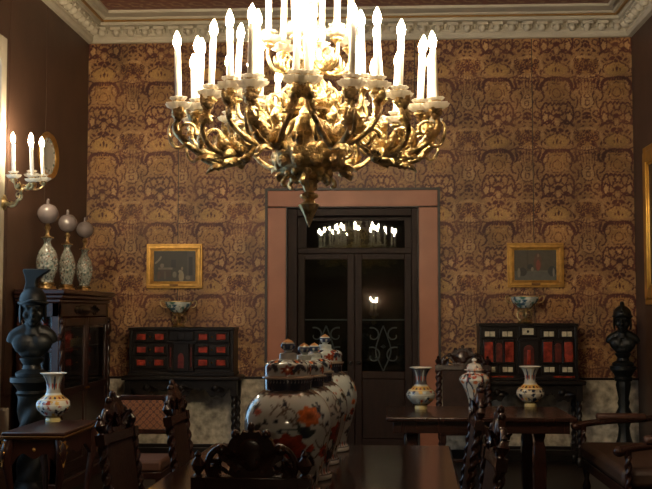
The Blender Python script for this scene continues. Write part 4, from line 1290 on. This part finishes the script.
# ------------------------------------------------------------------ four big covered jars
GRD = (178, 188, 186)
NAVY, IRON, ORNG, LEAFC, GREY = (34, 42, 58), (132, 52, 34), (186, 100, 52), (46, 60, 62), (86, 74, 66)
JH = 0.45
def jar_canvas(seed):
    W = 2 * PI * 0.18
    c = Canvas(W, JH, 0.0035, GRD, True)
    q = random.Random(seed)
    def leafc(x, y, r):
        for k in range(q.choice([3, 4, 5])):
            a = q.uniform(0, 2 * PI)
            c.ell(x + r * 0.8 * math.cos(a), y + r * 0.8 * math.sin(a), r, r * 0.55, q.choice([NAVY, NAVY, LEAFC]), a, 0, 3, 0.15)
    def peony(x, y, r, cl):
        c.ell(x, y, r * 1.25, r * 0.9, cl, 0, 0, 7, 0.14)
        c.ell(x, y, r * 0.85, r * 0.6, tuple(min(255, v * 1.22) for v in cl), 0, 0.004, 6, 0.14)
        c.ell(x, y, r * 0.4, r * 0.28, tuple(v * 0.75 for v in cl), 0, 0, 5, 0.2)
    def branch(x, y):
        p = [(x, y)]
        for k in range(6):
            p.append((p[-1][0] + q.uniform(0.0, 0.035), p[-1][1] + q.uniform(-0.03, 0.03)))
        c.line(p, 0.006, GREY, 5)
        for k in (1, 3, 5):
            c.line([p[k], (p[k][0] + q.uniform(-0.02, 0.02), p[k][1] + q.uniform(0.01, 0.03))], 0.004, GREY, 2)
    # theta = -90 deg (x = 0.75 W) faces the camera
    f = 0.75 * W
    for k in range(9):
        branch(q.uniform(0, W), q.uniform(0.08, 0.36))
    for k in range(64):
        leafc(q.uniform(0, W), q.uniform(0.06, 0.41), q.uniform(0.009, 0.018))
    for k in range(16):
        peony(q.uniform(0, W), q.uniform(0.08, 0.38), q.uniform(0.018, 0.034), q.choice([IRON, IRON, ORNG]))
    for k in range(60):
        c.ell(q.uniform(0, W), q.uniform(0.05, 0.42), 0.006, 0.005, q.choice([ORNG, IRON, LEAFC, NAVY]))
    # clear front with the big bouquet of the photograph
    c.ell(f, 0.27, 0.13, 0.14, GRD, 0, 0, 6, 0.15)
    branch(f - 0.06, 0.35); branch(f - 0.01, 0.36); c.line([(f - 0.03, 0.345), (f + 0.02, 0.375), (f + 0.05, 0.35), (f + 0.03, 0.32)], 0.006, GREY)
    for (x, y, r) in ((-0.13, 0.3, 0.016), (-0.09, 0.23, 0.024), (-0.05, 0.21, 0.02), (0.07, 0.28, 0.022), (0.1, 0.27, 0.02), (0.05, 0.25, 0.016), (0.02, 0.15, 0.03), (0.06, 0.17, 0.025), (0.09, 0.19, 0.018), (-0.03, 0.12, 0.022)):
        leafc(f + x, y, r)
    for k in range(22):
        leafc(f + q.uniform(-0.2, 0.2), q.uniform(0.09, 0.4), q.uniform(0.006, 0.011))
    c.line([(f - 0.02, 0.29), (f + 0.06, 0.292), (f + 0.12, 0.285)], 0.005, LEAFC)
    peony(f + 0.11, 0.345, 0.042, ORNG); peony(f + 0.02, 0.225, 0.055, IRON); peony(f - 0.13, 0.36, 0.016, IRON)
    # borders
    c.rect(0, W, 0.0, 0.02, (186, 190, 186)); c.rect(0, W, 0.022, 0.027, NAVY)
    for k in range(40):
        c.ell(W * (k + 0.5) / 40, 0.042, 0.008, 0.014, NAVY if k % 2 else IRON)
    c.rect(0, W, 0.425, 0.445, (70, 66, 66)); c.rect(0, W, 0.44, 0.45, NAVY)
    for k in range(20):
        c.ell(W * (k + 0.5) / 20, 0.425, 0.012, 0.008, GREY)
    return c
lidc = Canvas(2 * PI * 0.1, 0.2, 0.003, GRD, True)
q = random.Random(5)
for k in range(5):
    f = lidc.W * (0.75 + k / 5)
    lidc.ell(f + 0.01, 0.034, 0.03, 0.018, IRON, 0, 0, 7, 0.25); lidc.ell(f + 0.01, 0.034, 0.014, 0.009, ORNG, 0, 0, 5)
    for j in range(9):
        lidc.ell(f + q.uniform(-0.06, 0.06), q.uniform(0.02, 0.075), 0.011, 0.006, q.choice([NAVY, GREY, IRON, LEAFC]), q.uniform(0, 3), 0, 3)
    for s in (-1, 1):
        lidc.ell(f + s * 0.05, 0.045, 0.02, 0.01, NAVY, s * 0.7); lidc.ell(f + s * 0.045, 0.07, 0.014, 0.008, NAVY, -s * 0.5)
    lidc.ell(f + 0.06, 0.075, 0.012, 0.01, ORNG); lidc.ell(f - 0.055, 0.08, 0.008, 0.008, IRON)
lidc.rect(0, lidc.W, 0.0, 0.012, (150, 138, 124)); lidc.rect(0, lidc.W, 0.1, 0.107, NAVY)
jbody = [(0.115, 0.0), (0.135, 0.0), (0.137, 0.02), (0.125, 0.04), (0.128, 0.07), (0.145, 0.13), (0.165, 0.2), (0.179, 0.27), (0.181, 0.315), (0.172, 0.36), (0.15, 0.4), (0.118, 0.43), (0.099, 0.442), (0.097, 0.45), (0.097, 0.487), (0.085, 0.487)]
jlid = [(0.092, 0.488), (0.108, 0.488), (0.108, 0.497), (0.098, 0.5), (0.098, 0.53), (0.092, 0.55), (0.07, 0.562), (0.042, 0.567), (0.037, 0.572), (0.036, 0.59), (0.03, 0.594), (0.018, 0.596)]
jknob = [(0.018, 0.594), (0.015, 0.6), (0.022, 0.606), (0.03, 0.616), (0.031, 0.624), (0.027, 0.634), (0.017, 0.644), (0.006, 0.65), (0.001, 0.653)]
def knob_fn(th, z, r):
    o = np.tile(np.array(GRD, float), (len(th), 1))
    o[(z > 0.607) & (z < 0.632)] = (52, 68, 100)
    o[z > 0.636] = (168, 120, 76)
    k = (np.cos(th * 6) > 0.5) & (z > 0.61) & (z < 0.625)
    o[k] = (170, 180, 180)
    return o
jm = []
for sd in (21, 22):
    jc = jar_canvas(sd)
    def jf(th, z, r, jc=jc):
        o = jc.sample(th / (2 * PI) * jc.W, np.minimum(z, JH - 0.001))
        nk = z > 0.45
        st = np.where(np.cos(th * 40) + np.cos(z * 900) > -0.6, 1, 0)[:, None]
        o = np.where(nk[:, None], np.array(NAVY) * st + np.array((120, 124, 128)) * (1 - st), o)
        return o
    me = lathe_painted('jar_body', jbody, jf, 160, 0.004); me.materials.append(GLAZE); jm.append(me)
ml = lathe_painted('lid', jlid, lambda th, z, r: lidc.sample(th / (2 * PI) * lidc.W, np.where(r > 0.099, 0.004, np.where(r > 0.06, (z - 0.49), 0.13))), 120, 0.004); ml.materials.append(GLAZE)
mk = lathe_painted('knob', jknob, knob_fn, 40, 0.003); mk.materials.append(GLAZE)
for (lb, px, Y, s, k, rot) in (('big covered jar painted with blossoms, first in the row beside the empty chair back', 288, 4.42, 1.0, 0, 0), ('big covered jar with blue-topped knob, second in the row from the empty chair', 304, 4.92, 0.95, 1, 1.2), ('big covered jar with blue-topped knob, third in the row from the empty chair', 314.3, 5.40, 0.93, 0, 2.5), ('big covered jar painted with blossoms, last in the row towards the glazed door', 325, 5.90, 0.98, 1, 4.0)):
    t = thing('covered_jar', lb, 'jar', (at_y(px, 400, Y).x, Y, TH_ + 0.002), rot, 'covered porcelain jars in a row on the dining table')
    t.scale = (s, s, s)
    link('jar_body', jm[k], t); l_ = link('lid', ml, t); link('knob', mk, l_)

# ------------------------------------------------------------------ carved dining chairs
def carved_chair(name='carved_chair', seat_mat=HIDE):
    t = thing(name, '', 'chair')
    # local: faces +y, back at -y, leaning
    def back_y(z): return -0.2 - max(0, z - 0.42) * 0.15
    lean = Matrix.Rotation(math.atan(0.15), 4, 'X')
    BK = T((0, -0.2, 0.42)) @ lean            # back frame: local z up along the back
    for s in (-1, 1):
        p = MB()
        p.box(s * 0.19 - 0.022, s * 0.19 + 0.022, -0.022, 0.022, -0.03, 0.1, BK)
        p.twist(0.1, 0.50, 0.026, 0.062, 0.42, n=12, M=BK @ T((s * 0.19, 0, 0)))
        p.box(s * 0.19 - 0.025, s * 0.19 + 0.025, -0.024, 0.024, 0.50, 0.55, BK)
        p.build('back_post', WALNUT, t, bev=0.0, sharp=60)
        f = MB()
        f.lathe([(0.018, 0.55), (0.01, 0.558), (0.022, 0.575), (0.026, 0.592), (0.016, 0.61), (0.009, 0.618), (0.013, 0.628), (0.001, 0.642)], 14, BK @ T((s * 0.19, 0, 0)))
        f.build('finial', WALNUT, t)
    pn = MB()
    pn.box(-0.160, 0.160, -0.008, 0.008, 0.12, 0.50, BK)
    pn.build('back_panel', seat_mat, t, bev=0.004)
    rl = MB()
    rl.box(-0.168, 0.168, -0.016, 0.016, 0.06, 0.12, BK)
    rl.build('lower_back_rail', WALNUT, t, bev=0.005)
    MB().box(-0.168, 0.168, -0.018, 0.018, 0.50, 0.55, BK).build('upper_back_rail', WALNUT, t, bev=0.005)
    c = MB()
    out = []
    n = 48
    # lobed central cartouche
    half = [(0.055, 0.545), (0.085, 0.56), (0.075, 0.585), (0.09, 0.60), (0.115, 0.615), (0.118, 0.645), (0.10, 0.668), (0.085, 0.66), (0.075, 0.68), (0.055, 0.70), (0.04, 0.695), (0.03, 0.715), (0.012, 0.71)]
    out = [(x, z) for x, z in half] + [(0, 0.725)] + [(-x, z) for x, z in half[::-1]]
    c.prism(out[::-1], -0.014, 0.014, BK)
    c.ell((0, -0.014, 0.63), (0.05, 0.009, 0.06), BK).ell((0, 0.014, 0.63), (0.05, 0.009, 0.06), BK)
    for s in (-1, 1):
        S = BK @ SC(s, 1, 1)
        c.tube([(0.148, 0, 0.545), (0.158, 0, 0.58), (0.148, 0, 0.62), (0.12, 0, 0.648), (0.095, 0, 0.645)], [0.010, 0.012, 0.011], n=8, M=S)
        c.tube([(0.14, 0, 0.55), (0.125, 0, 0.57), (0.105, 0, 0.575), (0.085, 0, 0.56)], [0.008, 0.010, 0.008], n=6, M=S)
        c.tube([(0.15, 0, 0.60), (0.13, 0, 0.605), (0.115, 0, 0.595), (0.122, 0, 0.578)], [0.008, 0.009, 0.006], n=6, M=S)
        c.ell((0.105, 0, 0.645), (0.022, 0.022, 0.022), S); c.ell((0.055, 0, 0.70), (0.016, 0.018, 0.018), S)
        for yy in (-1, 1):
            c.leaf(0.09, 0.05, 0.3, S @ T((0.03, yy * 0.016, 0.59)) @ RX(-90 * yy) @ RZ(-40 * yy), m=8)
            c.leaf(0.07, 0.04, 0.3, S @ T((0.135, yy * 0.012, 0.555)) @ RX(-90 * yy) @ RZ(-110 * yy), m=8)
    c.ell((0, 0, 0.725), (0.014, 0.016, 0.02), BK)
    c.build('crest', WALNUT, t, sharp=50)
    st = MB()
    st.box(-0.21, 0.21, -0.2, 0.22, 0.42, 0.475)
    st.build('seat', seat_mat, t, bev=0.02)
    sf = MB(); sf.box(-0.2, 0.2, -0.19, 0.21, 0.365, 0.42)
    sf.build('seat_frame', WALNUT, t, bev=0.006)
    for x in (-0.18, 0.18):
        for y in (-0.17, 0.19):
            lg = MB()
            lg.box(x - 0.022, x + 0.022, y - 0.022, y + 0.022, 0.3, 0.365).box(x - 0.022, x + 0.022, y - 0.022, y + 0.022, 0.08, 0.14)
            lg.twist(0.14, 0.3, 0.021, 0.06, 0.4, M=T((x, y, 0))).lathe([(0.014, 0), (0.024, 0.02), (0.024, 0.06), (0.016, 0.08)], 12, T((x, y, 0)))
            lg.build('leg', WALNUT, t, sharp=60)
    sr = MB()
    for x in (-0.18, 0.18):
        sr.box(x - 0.014, x + 0.014, -0.148, 0.168, 0.1, 0.13)
    sr.box(-0.166, 0.166, 0.0, 0.028, 0.1, 0.13)
    sr.build('stretcher', WALNUT, t, bev=0.004)
    return t
ch0 = carved_chair()
spots = [
    (-0.455, 4.06, 0, 'carved dark chair at the table end, its crest in front of the covered jars', (1, 1, 1)),
    (-1.01, 5.13, -99, 'carved dark chair with twisted posts nearest the console table vase', (1, 1, 1)),
    (-0.88, 6.02, -93, 'carved dark chair beside the low lattice-covered chair', (1, 1, 1)),
    (0.20, 4.46, 92, 'carved dark chair with twisted post across from the first covered jar', (1, 1, 1)),
    (0.255, 5.92, 90, 'carved dark chair in front of the lidded vase on the side table', (1, 1, 1)),
    (0.83, 10.25, 180, 'tall carved chair with twisted posts standing between door and plaque cabinet', (1.28, 1.1, 1.05)),
]
for k, (x, y, a, lb, sc_) in enumerate(spots):
    o = ch0 if k == 0 else copy_tree(ch0)
    o.location = (x, y, 0); o.rotation_euler = (0, 0, R(a)); o.scale = sc_
    o['label'] = lb; o['category'] = 'chair'; o['group'] = 'carved chairs with twisted posts'

# low chair covered in lattice fabric
def lattice(x, z):
    p = 0.05
    a = np.abs(((x + z) / p) % 1 - 0.5); b = np.abs(((x - z) / p) % 1 - 0.5)
    o = np.tile(np.array((124, 76, 40), float), (len(x), 1))
    o[np.minimum(a, b) < 0.1] = (66, 36, 24)
    o[np.maximum(a, b) > 0.97 * 0.5] = (150, 100, 56)
    o[(a > 0.36) & (b > 0.36)] = (92, 50, 30)
    return o
LY = 7.5
lx = at_y(140, 420, LY).x
lcx = thing('low_chair', 'low chair with orange lattice fabric back in front of the drawer cabinet', 'chair', (lx, LY, 0), R(180))
# faces the camera (-y world), so local +y is the front
me = grid_mesh('fabric', 0.38, 0.21, 130, 72, lattice, T((0.19, -0.178, 0.69)) @ RZ(180))
me.materials.append(FABRIC); link('back_fabric', me, lcx)
b = MB()
b.box(-0.21, 0.21, -0.215, -0.18, 0.9, 0.935).box(-0.21, 0.21, -0.215, -0.18, 0.655, 0.69).box(-0.19, 0.19, -0.21, -0.182, 0.69, 0.9)
for s in (-1, 1):
    b.box(s * 0.205 - 0.018, s * 0.205 + 0.018, -0.218, -0.178, 0.0, 0.935)
b.build('back_frame', WALNUT, lcx, bev=0.005)
MB().box(-0.2, 0.2, -0.175, 0.22, 0.44, 0.52).build('seat', mat('orange_brown_seat', (76, 46, 30), 0.7, 0, 0.2, 30), lcx, bev=0.02)
MB().box(-0.2, 0.2, -0.178, 0.21, 0.39, 0.44).build('seat_frame', WALNUT, lcx, bev=0.005)
for s in (-1, 1):
    MB().lathe([(0.014, 0), (0.022, 0.03), (0.016, 0.12), (0.024, 0.2), (0.016, 0.28), (0.022, 0.39)], 12, T((s * 0.175, 0.185, 0))).build('leg', WALNUT, lcx)
MB().box(-0.19, 0.19, -0.205, -0.19, 0.14, 0.17).build('stretcher', WALNUT, lcx)

# ------------------------------------------------------------------ side table on the right, vases
st = thing('side_table', 'dark wooden side table with vases on it near the glazed door', 'table', (0.74, 8.2, 0))
sx, sy = 0.69, 0.46
MB().box(-sx, sx, -sy, sy, TH_ - 0.035, TH_).build('tabletop', MAHOGX, st, bev=0.01)
ap = MB()
ap.box(-sx + 0.05, sx - 0.05, -sy + 0.04, -sy + 0.07, TH_ - 0.12, TH_ - 0.035).box(-sx + 0.05, sx - 0.05, sy - 0.07, sy - 0.04, TH_ - 0.12, TH_ - 0.035)
ap.box(-sx + 0.05, -sx + 0.08, -sy + 0.07, sy - 0.07, TH_ - 0.12, TH_ - 0.035).box(sx - 0.08, sx - 0.05, -sy + 0.07, sy - 0.07, TH_ - 0.12, TH_ - 0.035)
ap.build('apron', MAHOGX, st, bev=0.004)
for s in (-1, 1):
    for y in (-sy + 0.14, sy - 0.14):
        x = 0.43 if s > 0 else -0.50
        lg = MB()
        lg.lathe([(0.06, 0), (0.06, 0.06), (0.045, 0.09), (0.06, 0.2), (0.068, 0.4), (0.06, 0.55), (0.045, 0.6), (0.06, 0.64), (0.06, TH_ - 0.12)], 4, T((x, y, 0)) @ RZ(45))
        lg.build('leg', MAHOG, st, bev=0.006, sharp=30)
    MB().box((0.43 if s > 0 else -0.5) - 0.03, (0.43 if s > 0 else -0.5) + 0.03, -sy + 0.18, sy - 0.18, 0.08, 0.14).build('stretcher', MAHOG, st)

VP = [(0.05, 0.0), (0.052, 0.012), (0.05, 0.03), (0.075, 0.05), (0.108, 0.085), (0.117, 0.115), (0.108, 0.145), (0.08, 0.17), (0.056, 0.19), (0.047, 0.215), (0.046, 0.245), (0.055, 0.285), (0.075, 0.32), (0.092, 0.334), (0.09, 0.338), (0.07, 0.325), (0.045, 0.29)]
def vase_canvas(seed, body, neck):
    c = Canvas(0.72, 0.34, 0.003, body, True)
    q = random.Random(seed)
    c.rect(0, 0.72, 0.2, 0.34, neck)
    for k in range(12):
        x = 0.06 * k
        c.ell(x, 0.27, 0.016, 0.05, (150, 160, 160) if k % 2 else (44, 52, 70)); c.ell(x + 0.03, 0.25, 0.012, 0.02, (140, 60, 40))
    for k in range(70):
        r = q.uniform(0.006, 0.017)
        c.ell(q.uniform(0, 0.72), q.uniform(0.045, 0.155), r * 1.2, r, q.choice([NAVY, NAVY, (140, 60, 40), (190, 150, 70), (96, 112, 120), GRD, GRD]), q.uniform(0, 3), 0, 5, 0.2)
    c.rect(0, 0.72, 0.15, 0.185, (176, 138, 70)); c.rect(0, 0.72, 0.185, 0.19, (200, 190, 160)); c.rect(0, 0.72, 0.155, 0.159, (214, 206, 180)); c.rect(0, 0.72, 0.118, 0.122, (206, 200, 180))
    for k in range(16):
        c.ell(0.045 * k, 0.168, 0.012, 0.008, (120, 50, 36) if k % 2 else NAVY)
    c.rect(0, 0.72, 0.03, 0.045, (70, 60, 40)); c.rect(0, 0.72, 0.0, 0.03, (176, 160, 110)); c.rect(0, 0.72, 0.331, 0.34, (206, 204, 190))
    return c
def vase(label, px, py, sc, seed, body, neck, rot):
    p = at_h(px, py, TH_)
    c = vase_canvas(seed, body, neck)
    me = lathe_painted('porcelain_vase', VP, lambda th, z, r: c.sample(th / (2 * PI) * 0.72, z), 112, 0.003)
    me.materials.append(GLAZE)
    o = link('porcelain_vase', me, None, (p.x, p.y, TH_), rot)
    o.scale = (sc,) * 3
    tag(o, label, 'vase', 'flare-necked porcelain vases')
vase('flared porcelain vase with dark ribbed neck beside the door jamb', 421, 409.0, 0.97, 31, (150, 150, 140), (72, 70, 68), 0.3)
vase('flared porcelain vase with red and gold bands in front of the plaque cabinet', 530.5, 406.6, 0.96, 32, (166, 160, 146), (150, 146, 134), 1.0)
# lidded jar between them
lj = Canvas(0.6, 0.4, 0.003, (176, 172, 162), True)
for k in range(6):
    x = 0.1 * k + 0.05
    lj.line([(x - 0.042, 0.28), (x - 0.046, 0.23), (x - 0.02, 0.17), (x - 0.015, 0.08)], 0.011, NAVY); lj.line([(x + 0.042, 0.28), (x + 0.046, 0.23), (x + 0.02, 0.17), (x + 0.015, 0.08)], 0.011, NAVY)
    lj.ell(x, 0.22, 0.016, 0.014, (170, 96, 60), 0, 0, 5); lj.ell(x - 0.01, 0.15, 0.010, 0.014, (176, 120, 70), 0, 0, 4); lj.ell(x + 0.05, 0.24, 0.01, 0.02, (140, 60, 44))
lj.rect(0, 0.6, 0.28, 0.285, (150, 70, 50)); lj.rect(0, 0.6, 0.02, 0.05, NAVY); lj.rect(0, 0.6, 0, 0.02, (205, 205, 200))
q = random.Random(9)
for k in range(130):
    lj.ell(q.uniform(0, 0.6), q.uniform(0.25, 0.39), 0.012, 0.008, q.choice([(150, 66, 50), (190, 120, 80), NAVY, (205, 190, 170)]), q.uniform(0, 3), 0, 5)
p = at_h(474.5, 409.5, TH_)
t = thing('lidded_vase', 'tapering lidded porcelain vase with dark blue panels on the side table', 'vase', (p.x, p.y, TH_ + 0.001))
ljf = lambda th, z, r: lj.sample(th / (2 * PI) * 0.6, z)
me = lathe_painted('vase_body', [(0.04, 0), (0.046, 0), (0.044, 0.03), (0.048, 0.07), (0.066, 0.13), (0.095, 0.19), (0.114, 0.225), (0.118, 0.24), (0.108, 0.262), (0.08, 0.285), (0.062, 0.292), (0.06, 0.31), (0.05, 0.31)], ljf, 96, 0.003); me.materials.append(GLAZE); link('vase_body', me, t)
me = lathe_painted('lid', [(0.06, 0.311), (0.078, 0.311), (0.078, 0.318), (0.064, 0.322), (0.062, 0.335), (0.045, 0.36), (0.016, 0.37), (0.01, 0.378), (0.02, 0.388), (0.017, 0.4), (0.002, 0.41)], ljf, 72, 0.003); me.materials.append(GLAZE); link('lid', me, t)
t.scale = (1.0, 1.0, 0.98)

# ------------------------------------------------------------------ console table on the left with vase
c0 = at_h(0, 433, TH_); c1 = at_h(64.6, 433, TH_); c2 = at_h(93.6, 420, TH_)
kx = (c0.x + c1.x) / 2; kw = (c1.x - c0.x) / 2; ky = (c1.y + c2.y) / 2; kd = (c2.y - c1.y) / 2
kt = thing('console_table', 'small inlaid console table with curved legs and gilt mounts', 'table', (kx, ky, 0))
MB().box(-kw, kw, -kd, kd, TH_ - 0.022, TH_).build('tabletop', ROSEWD, kt, bev=0.008)
MB().box(-kw - 0.006, kw + 0.006, -kd - 0.006, kd + 0.006, TH_ - 0.032, TH_ - 0.022).box(-kw + 0.01, kw - 0.01, -kd + 0.01, kd - 0.01, TH_ - 0.045, TH_ - 0.032).build('gilt_edge', mat('worn_gilding', (120, 88, 48), 0.4, 0.7), kt, bev=0.003)
for (M_, w_) in ((T((0, -kd + 0.03, 0)), kw), (T((0, kd - 0.05, 0)), kw), (T((kw - 0.03, 0, 0)) @ RZ(90), kd), (T((-kw + 0.05, 0, 0)) @ RZ(90), kd)):
    out = [(-w_ + 0.05, TH_ - 0.045)]
    for k in range(25):
        x = -w_ + 0.05 + (2 * w_ - 0.1) * k / 24
        u = abs(k / 12 - 1)
        out.append((x, TH_ - 0.15 - 0.02 * math.cos(u * PI * 2) - 0.05 * u ** 3))
    out.append((w_ - 0.05, TH_ - 0.045))
    MB().prism(out[::-1], 0, 0.02, M_).build('apron', ROSEWD, kt, bev=0.003)
for sx_ in (-1, 1):
    for sy_ in (-1, 1):
        lx_, ly_ = sx_ * (kw - 0.045), sy_ * (kd - 0.045)
        lg = MB()
        dg_ = Vector((sx_, sy_, 0)).normalized()
        pts = [(lx_ + dg_.x * o_, ly_ + dg_.y * o_, z) for o_, z in ((0.0, TH_ - 0.045), (0.025, TH_ - 0.12), (0.02, TH_ - 0.22), (-0.01, 0.4), (-0.03, 0.2), (-0.02, 0.06), (0.01, 0.0))]
        lg.tube(pts, [0.034, 0.038, 0.028, 0.02, 0.016, 0.015, 0.02], n=10)
        lg_o = lg.build('leg', ROSEWD, kt)
        mt = MB()
        mt.leaf(0.16, 0.05, 0.15, T((lx_ + dg_.x * 0.045, ly_ + dg_.y * 0.045, TH_ - 0.06)) @ RZ(math.degrees(math.atan2(dg_.y, dg_.x))) @ RY(95), m=8)
        mt.build('gilt_mount', GILT, lg_o)
MB().ell((0, -kd + 0.028, TH_ - 0.11), (0.012, 0.008, 0.012), n=12, m=7).build('gilt_rosette', GILT, kt)
vase('flared porcelain vase with gold flowers on the small console table', 53, 421.5, 1.0, 33, (180, 182, 174), (140, 134, 120), 2.0)

# ------------------------------------------------------------------ settee along the right wall, facing the middle of the room
se = thing('settee', 'dark carved settee with leather seat and padded arms by the side wall', 'settee', (1.93, 7.92, 0), R(90))
# local: faces +y, length along x
SW = 0.78
SEAT = mat('brown_leather_seat', (54, 36, 25), 0.55, 0, 0.3, 14, 0.2, 60)
MB().box(-SW + 0.03, SW - 0.03, -0.24, 0.32, 0.37, 0.5).build('seat', SEAT, se, bev=0.04)
MB().box(-SW + 0.02, SW - 0.02, -0.25, 0.30, 0.29, 0.37).build('seat_frame', WALNUT, se, bev=0.006)
BK = T((0, -0.26, 0.36)) @ Matrix.Rotation(0.2, 4, 'X')
MB().box(-SW + 0.05, SW - 0.05, -0.02, 0.03, 0.2, 0.68, BK).build('back_panel', HIDE, se, bev=0.02)
MB().box(-SW + 0.05, SW - 0.05, -0.02, 0.025, 0.12, 0.17, BK).build('lower_back_rail', WALNUT, se, bev=0.006)
for s_ in (-1, 1):
    p = MB()
    p.box(s_ * (SW - 0.02) - 0.028, s_ * (SW - 0.02) + 0.028, -0.03, 0.03, -0.08, 0.74, BK)
    for k in range(10):
        p.ell((s_ * (SW - 0.02), 0.03, 0.08 + 0.07 * k), (0.026, 0.016, 0.034), BK, 8, 6)
    p.ell((s_ * (SW - 0.02), 0, 0.77), (0.034, 0.034, 0.045), BK)
    p.build('back_post', WALNUT, se, sharp=50)
    for y in (-0.22, 0.27):
        MB().lathe([(0.02, 0), (0.032, 0.03), (0.02, 0.08), (0.034, 0.15), (0.018, 0.21), (0.032, 0.29)], 12, T((s_ * (SW - 0.05), y, 0))).build('leg', WALNUT, se)
    ar = MB()
    xa = s_ * (SW - 0.01)
    ar.tube([(xa, -0.34, 0.70), (xa, -0.16, 0.675), (xa, 0.06, 0.665), (xa, 0.24, 0.645), (xa, 0.33, 0.625)], [0.022, 0.024, 0.026, 0.026, 0.03], n=10)
    ar.ell((xa, 0.34, 0.62), (0.034, 0.045, 0.036))
    a_o = ar.build('arm', WALNUT, se)
    MB().box(xa - 0.04, xa + 0.04, -0.22, 0.18, 0.672, 0.725).build('arm_pad', mat('red_brown_leather', (62, 37, 26), 0.5, 0, 0.25, 20), a_o, bev=0.02)
    MB().twist(0.34, 0.62, 0.026, 0.07, 0.4, M=T((xa, 0.285, 0))).build('arm_post', WALNUT, se, sharp=60)
cr_ = MB()
out = [(-SW, 0.68), (SW, 0.68), (SW, 0.74)]
for k in range(1, 40):
    x = SW - 2 * SW * k / 40
    out.append((x, 0.75 + 0.05 * math.cos(x / SW * PI * 0.5) ** 2 + 0.015 * math.cos(k * 1.25)))
out.append((-SW, 0.74))
cr_.prism(out[::-1], -0.018, 0.018, BK)
cr_.build('crest', WALNUT, se)
for y in (-0.22, 0.27):
    MB().box(-SW + 0.08, SW - 0.08, y - 0.014, y + 0.014, 0.1, 0.14).build('stretcher', WALNUT, se, bev=0.004)
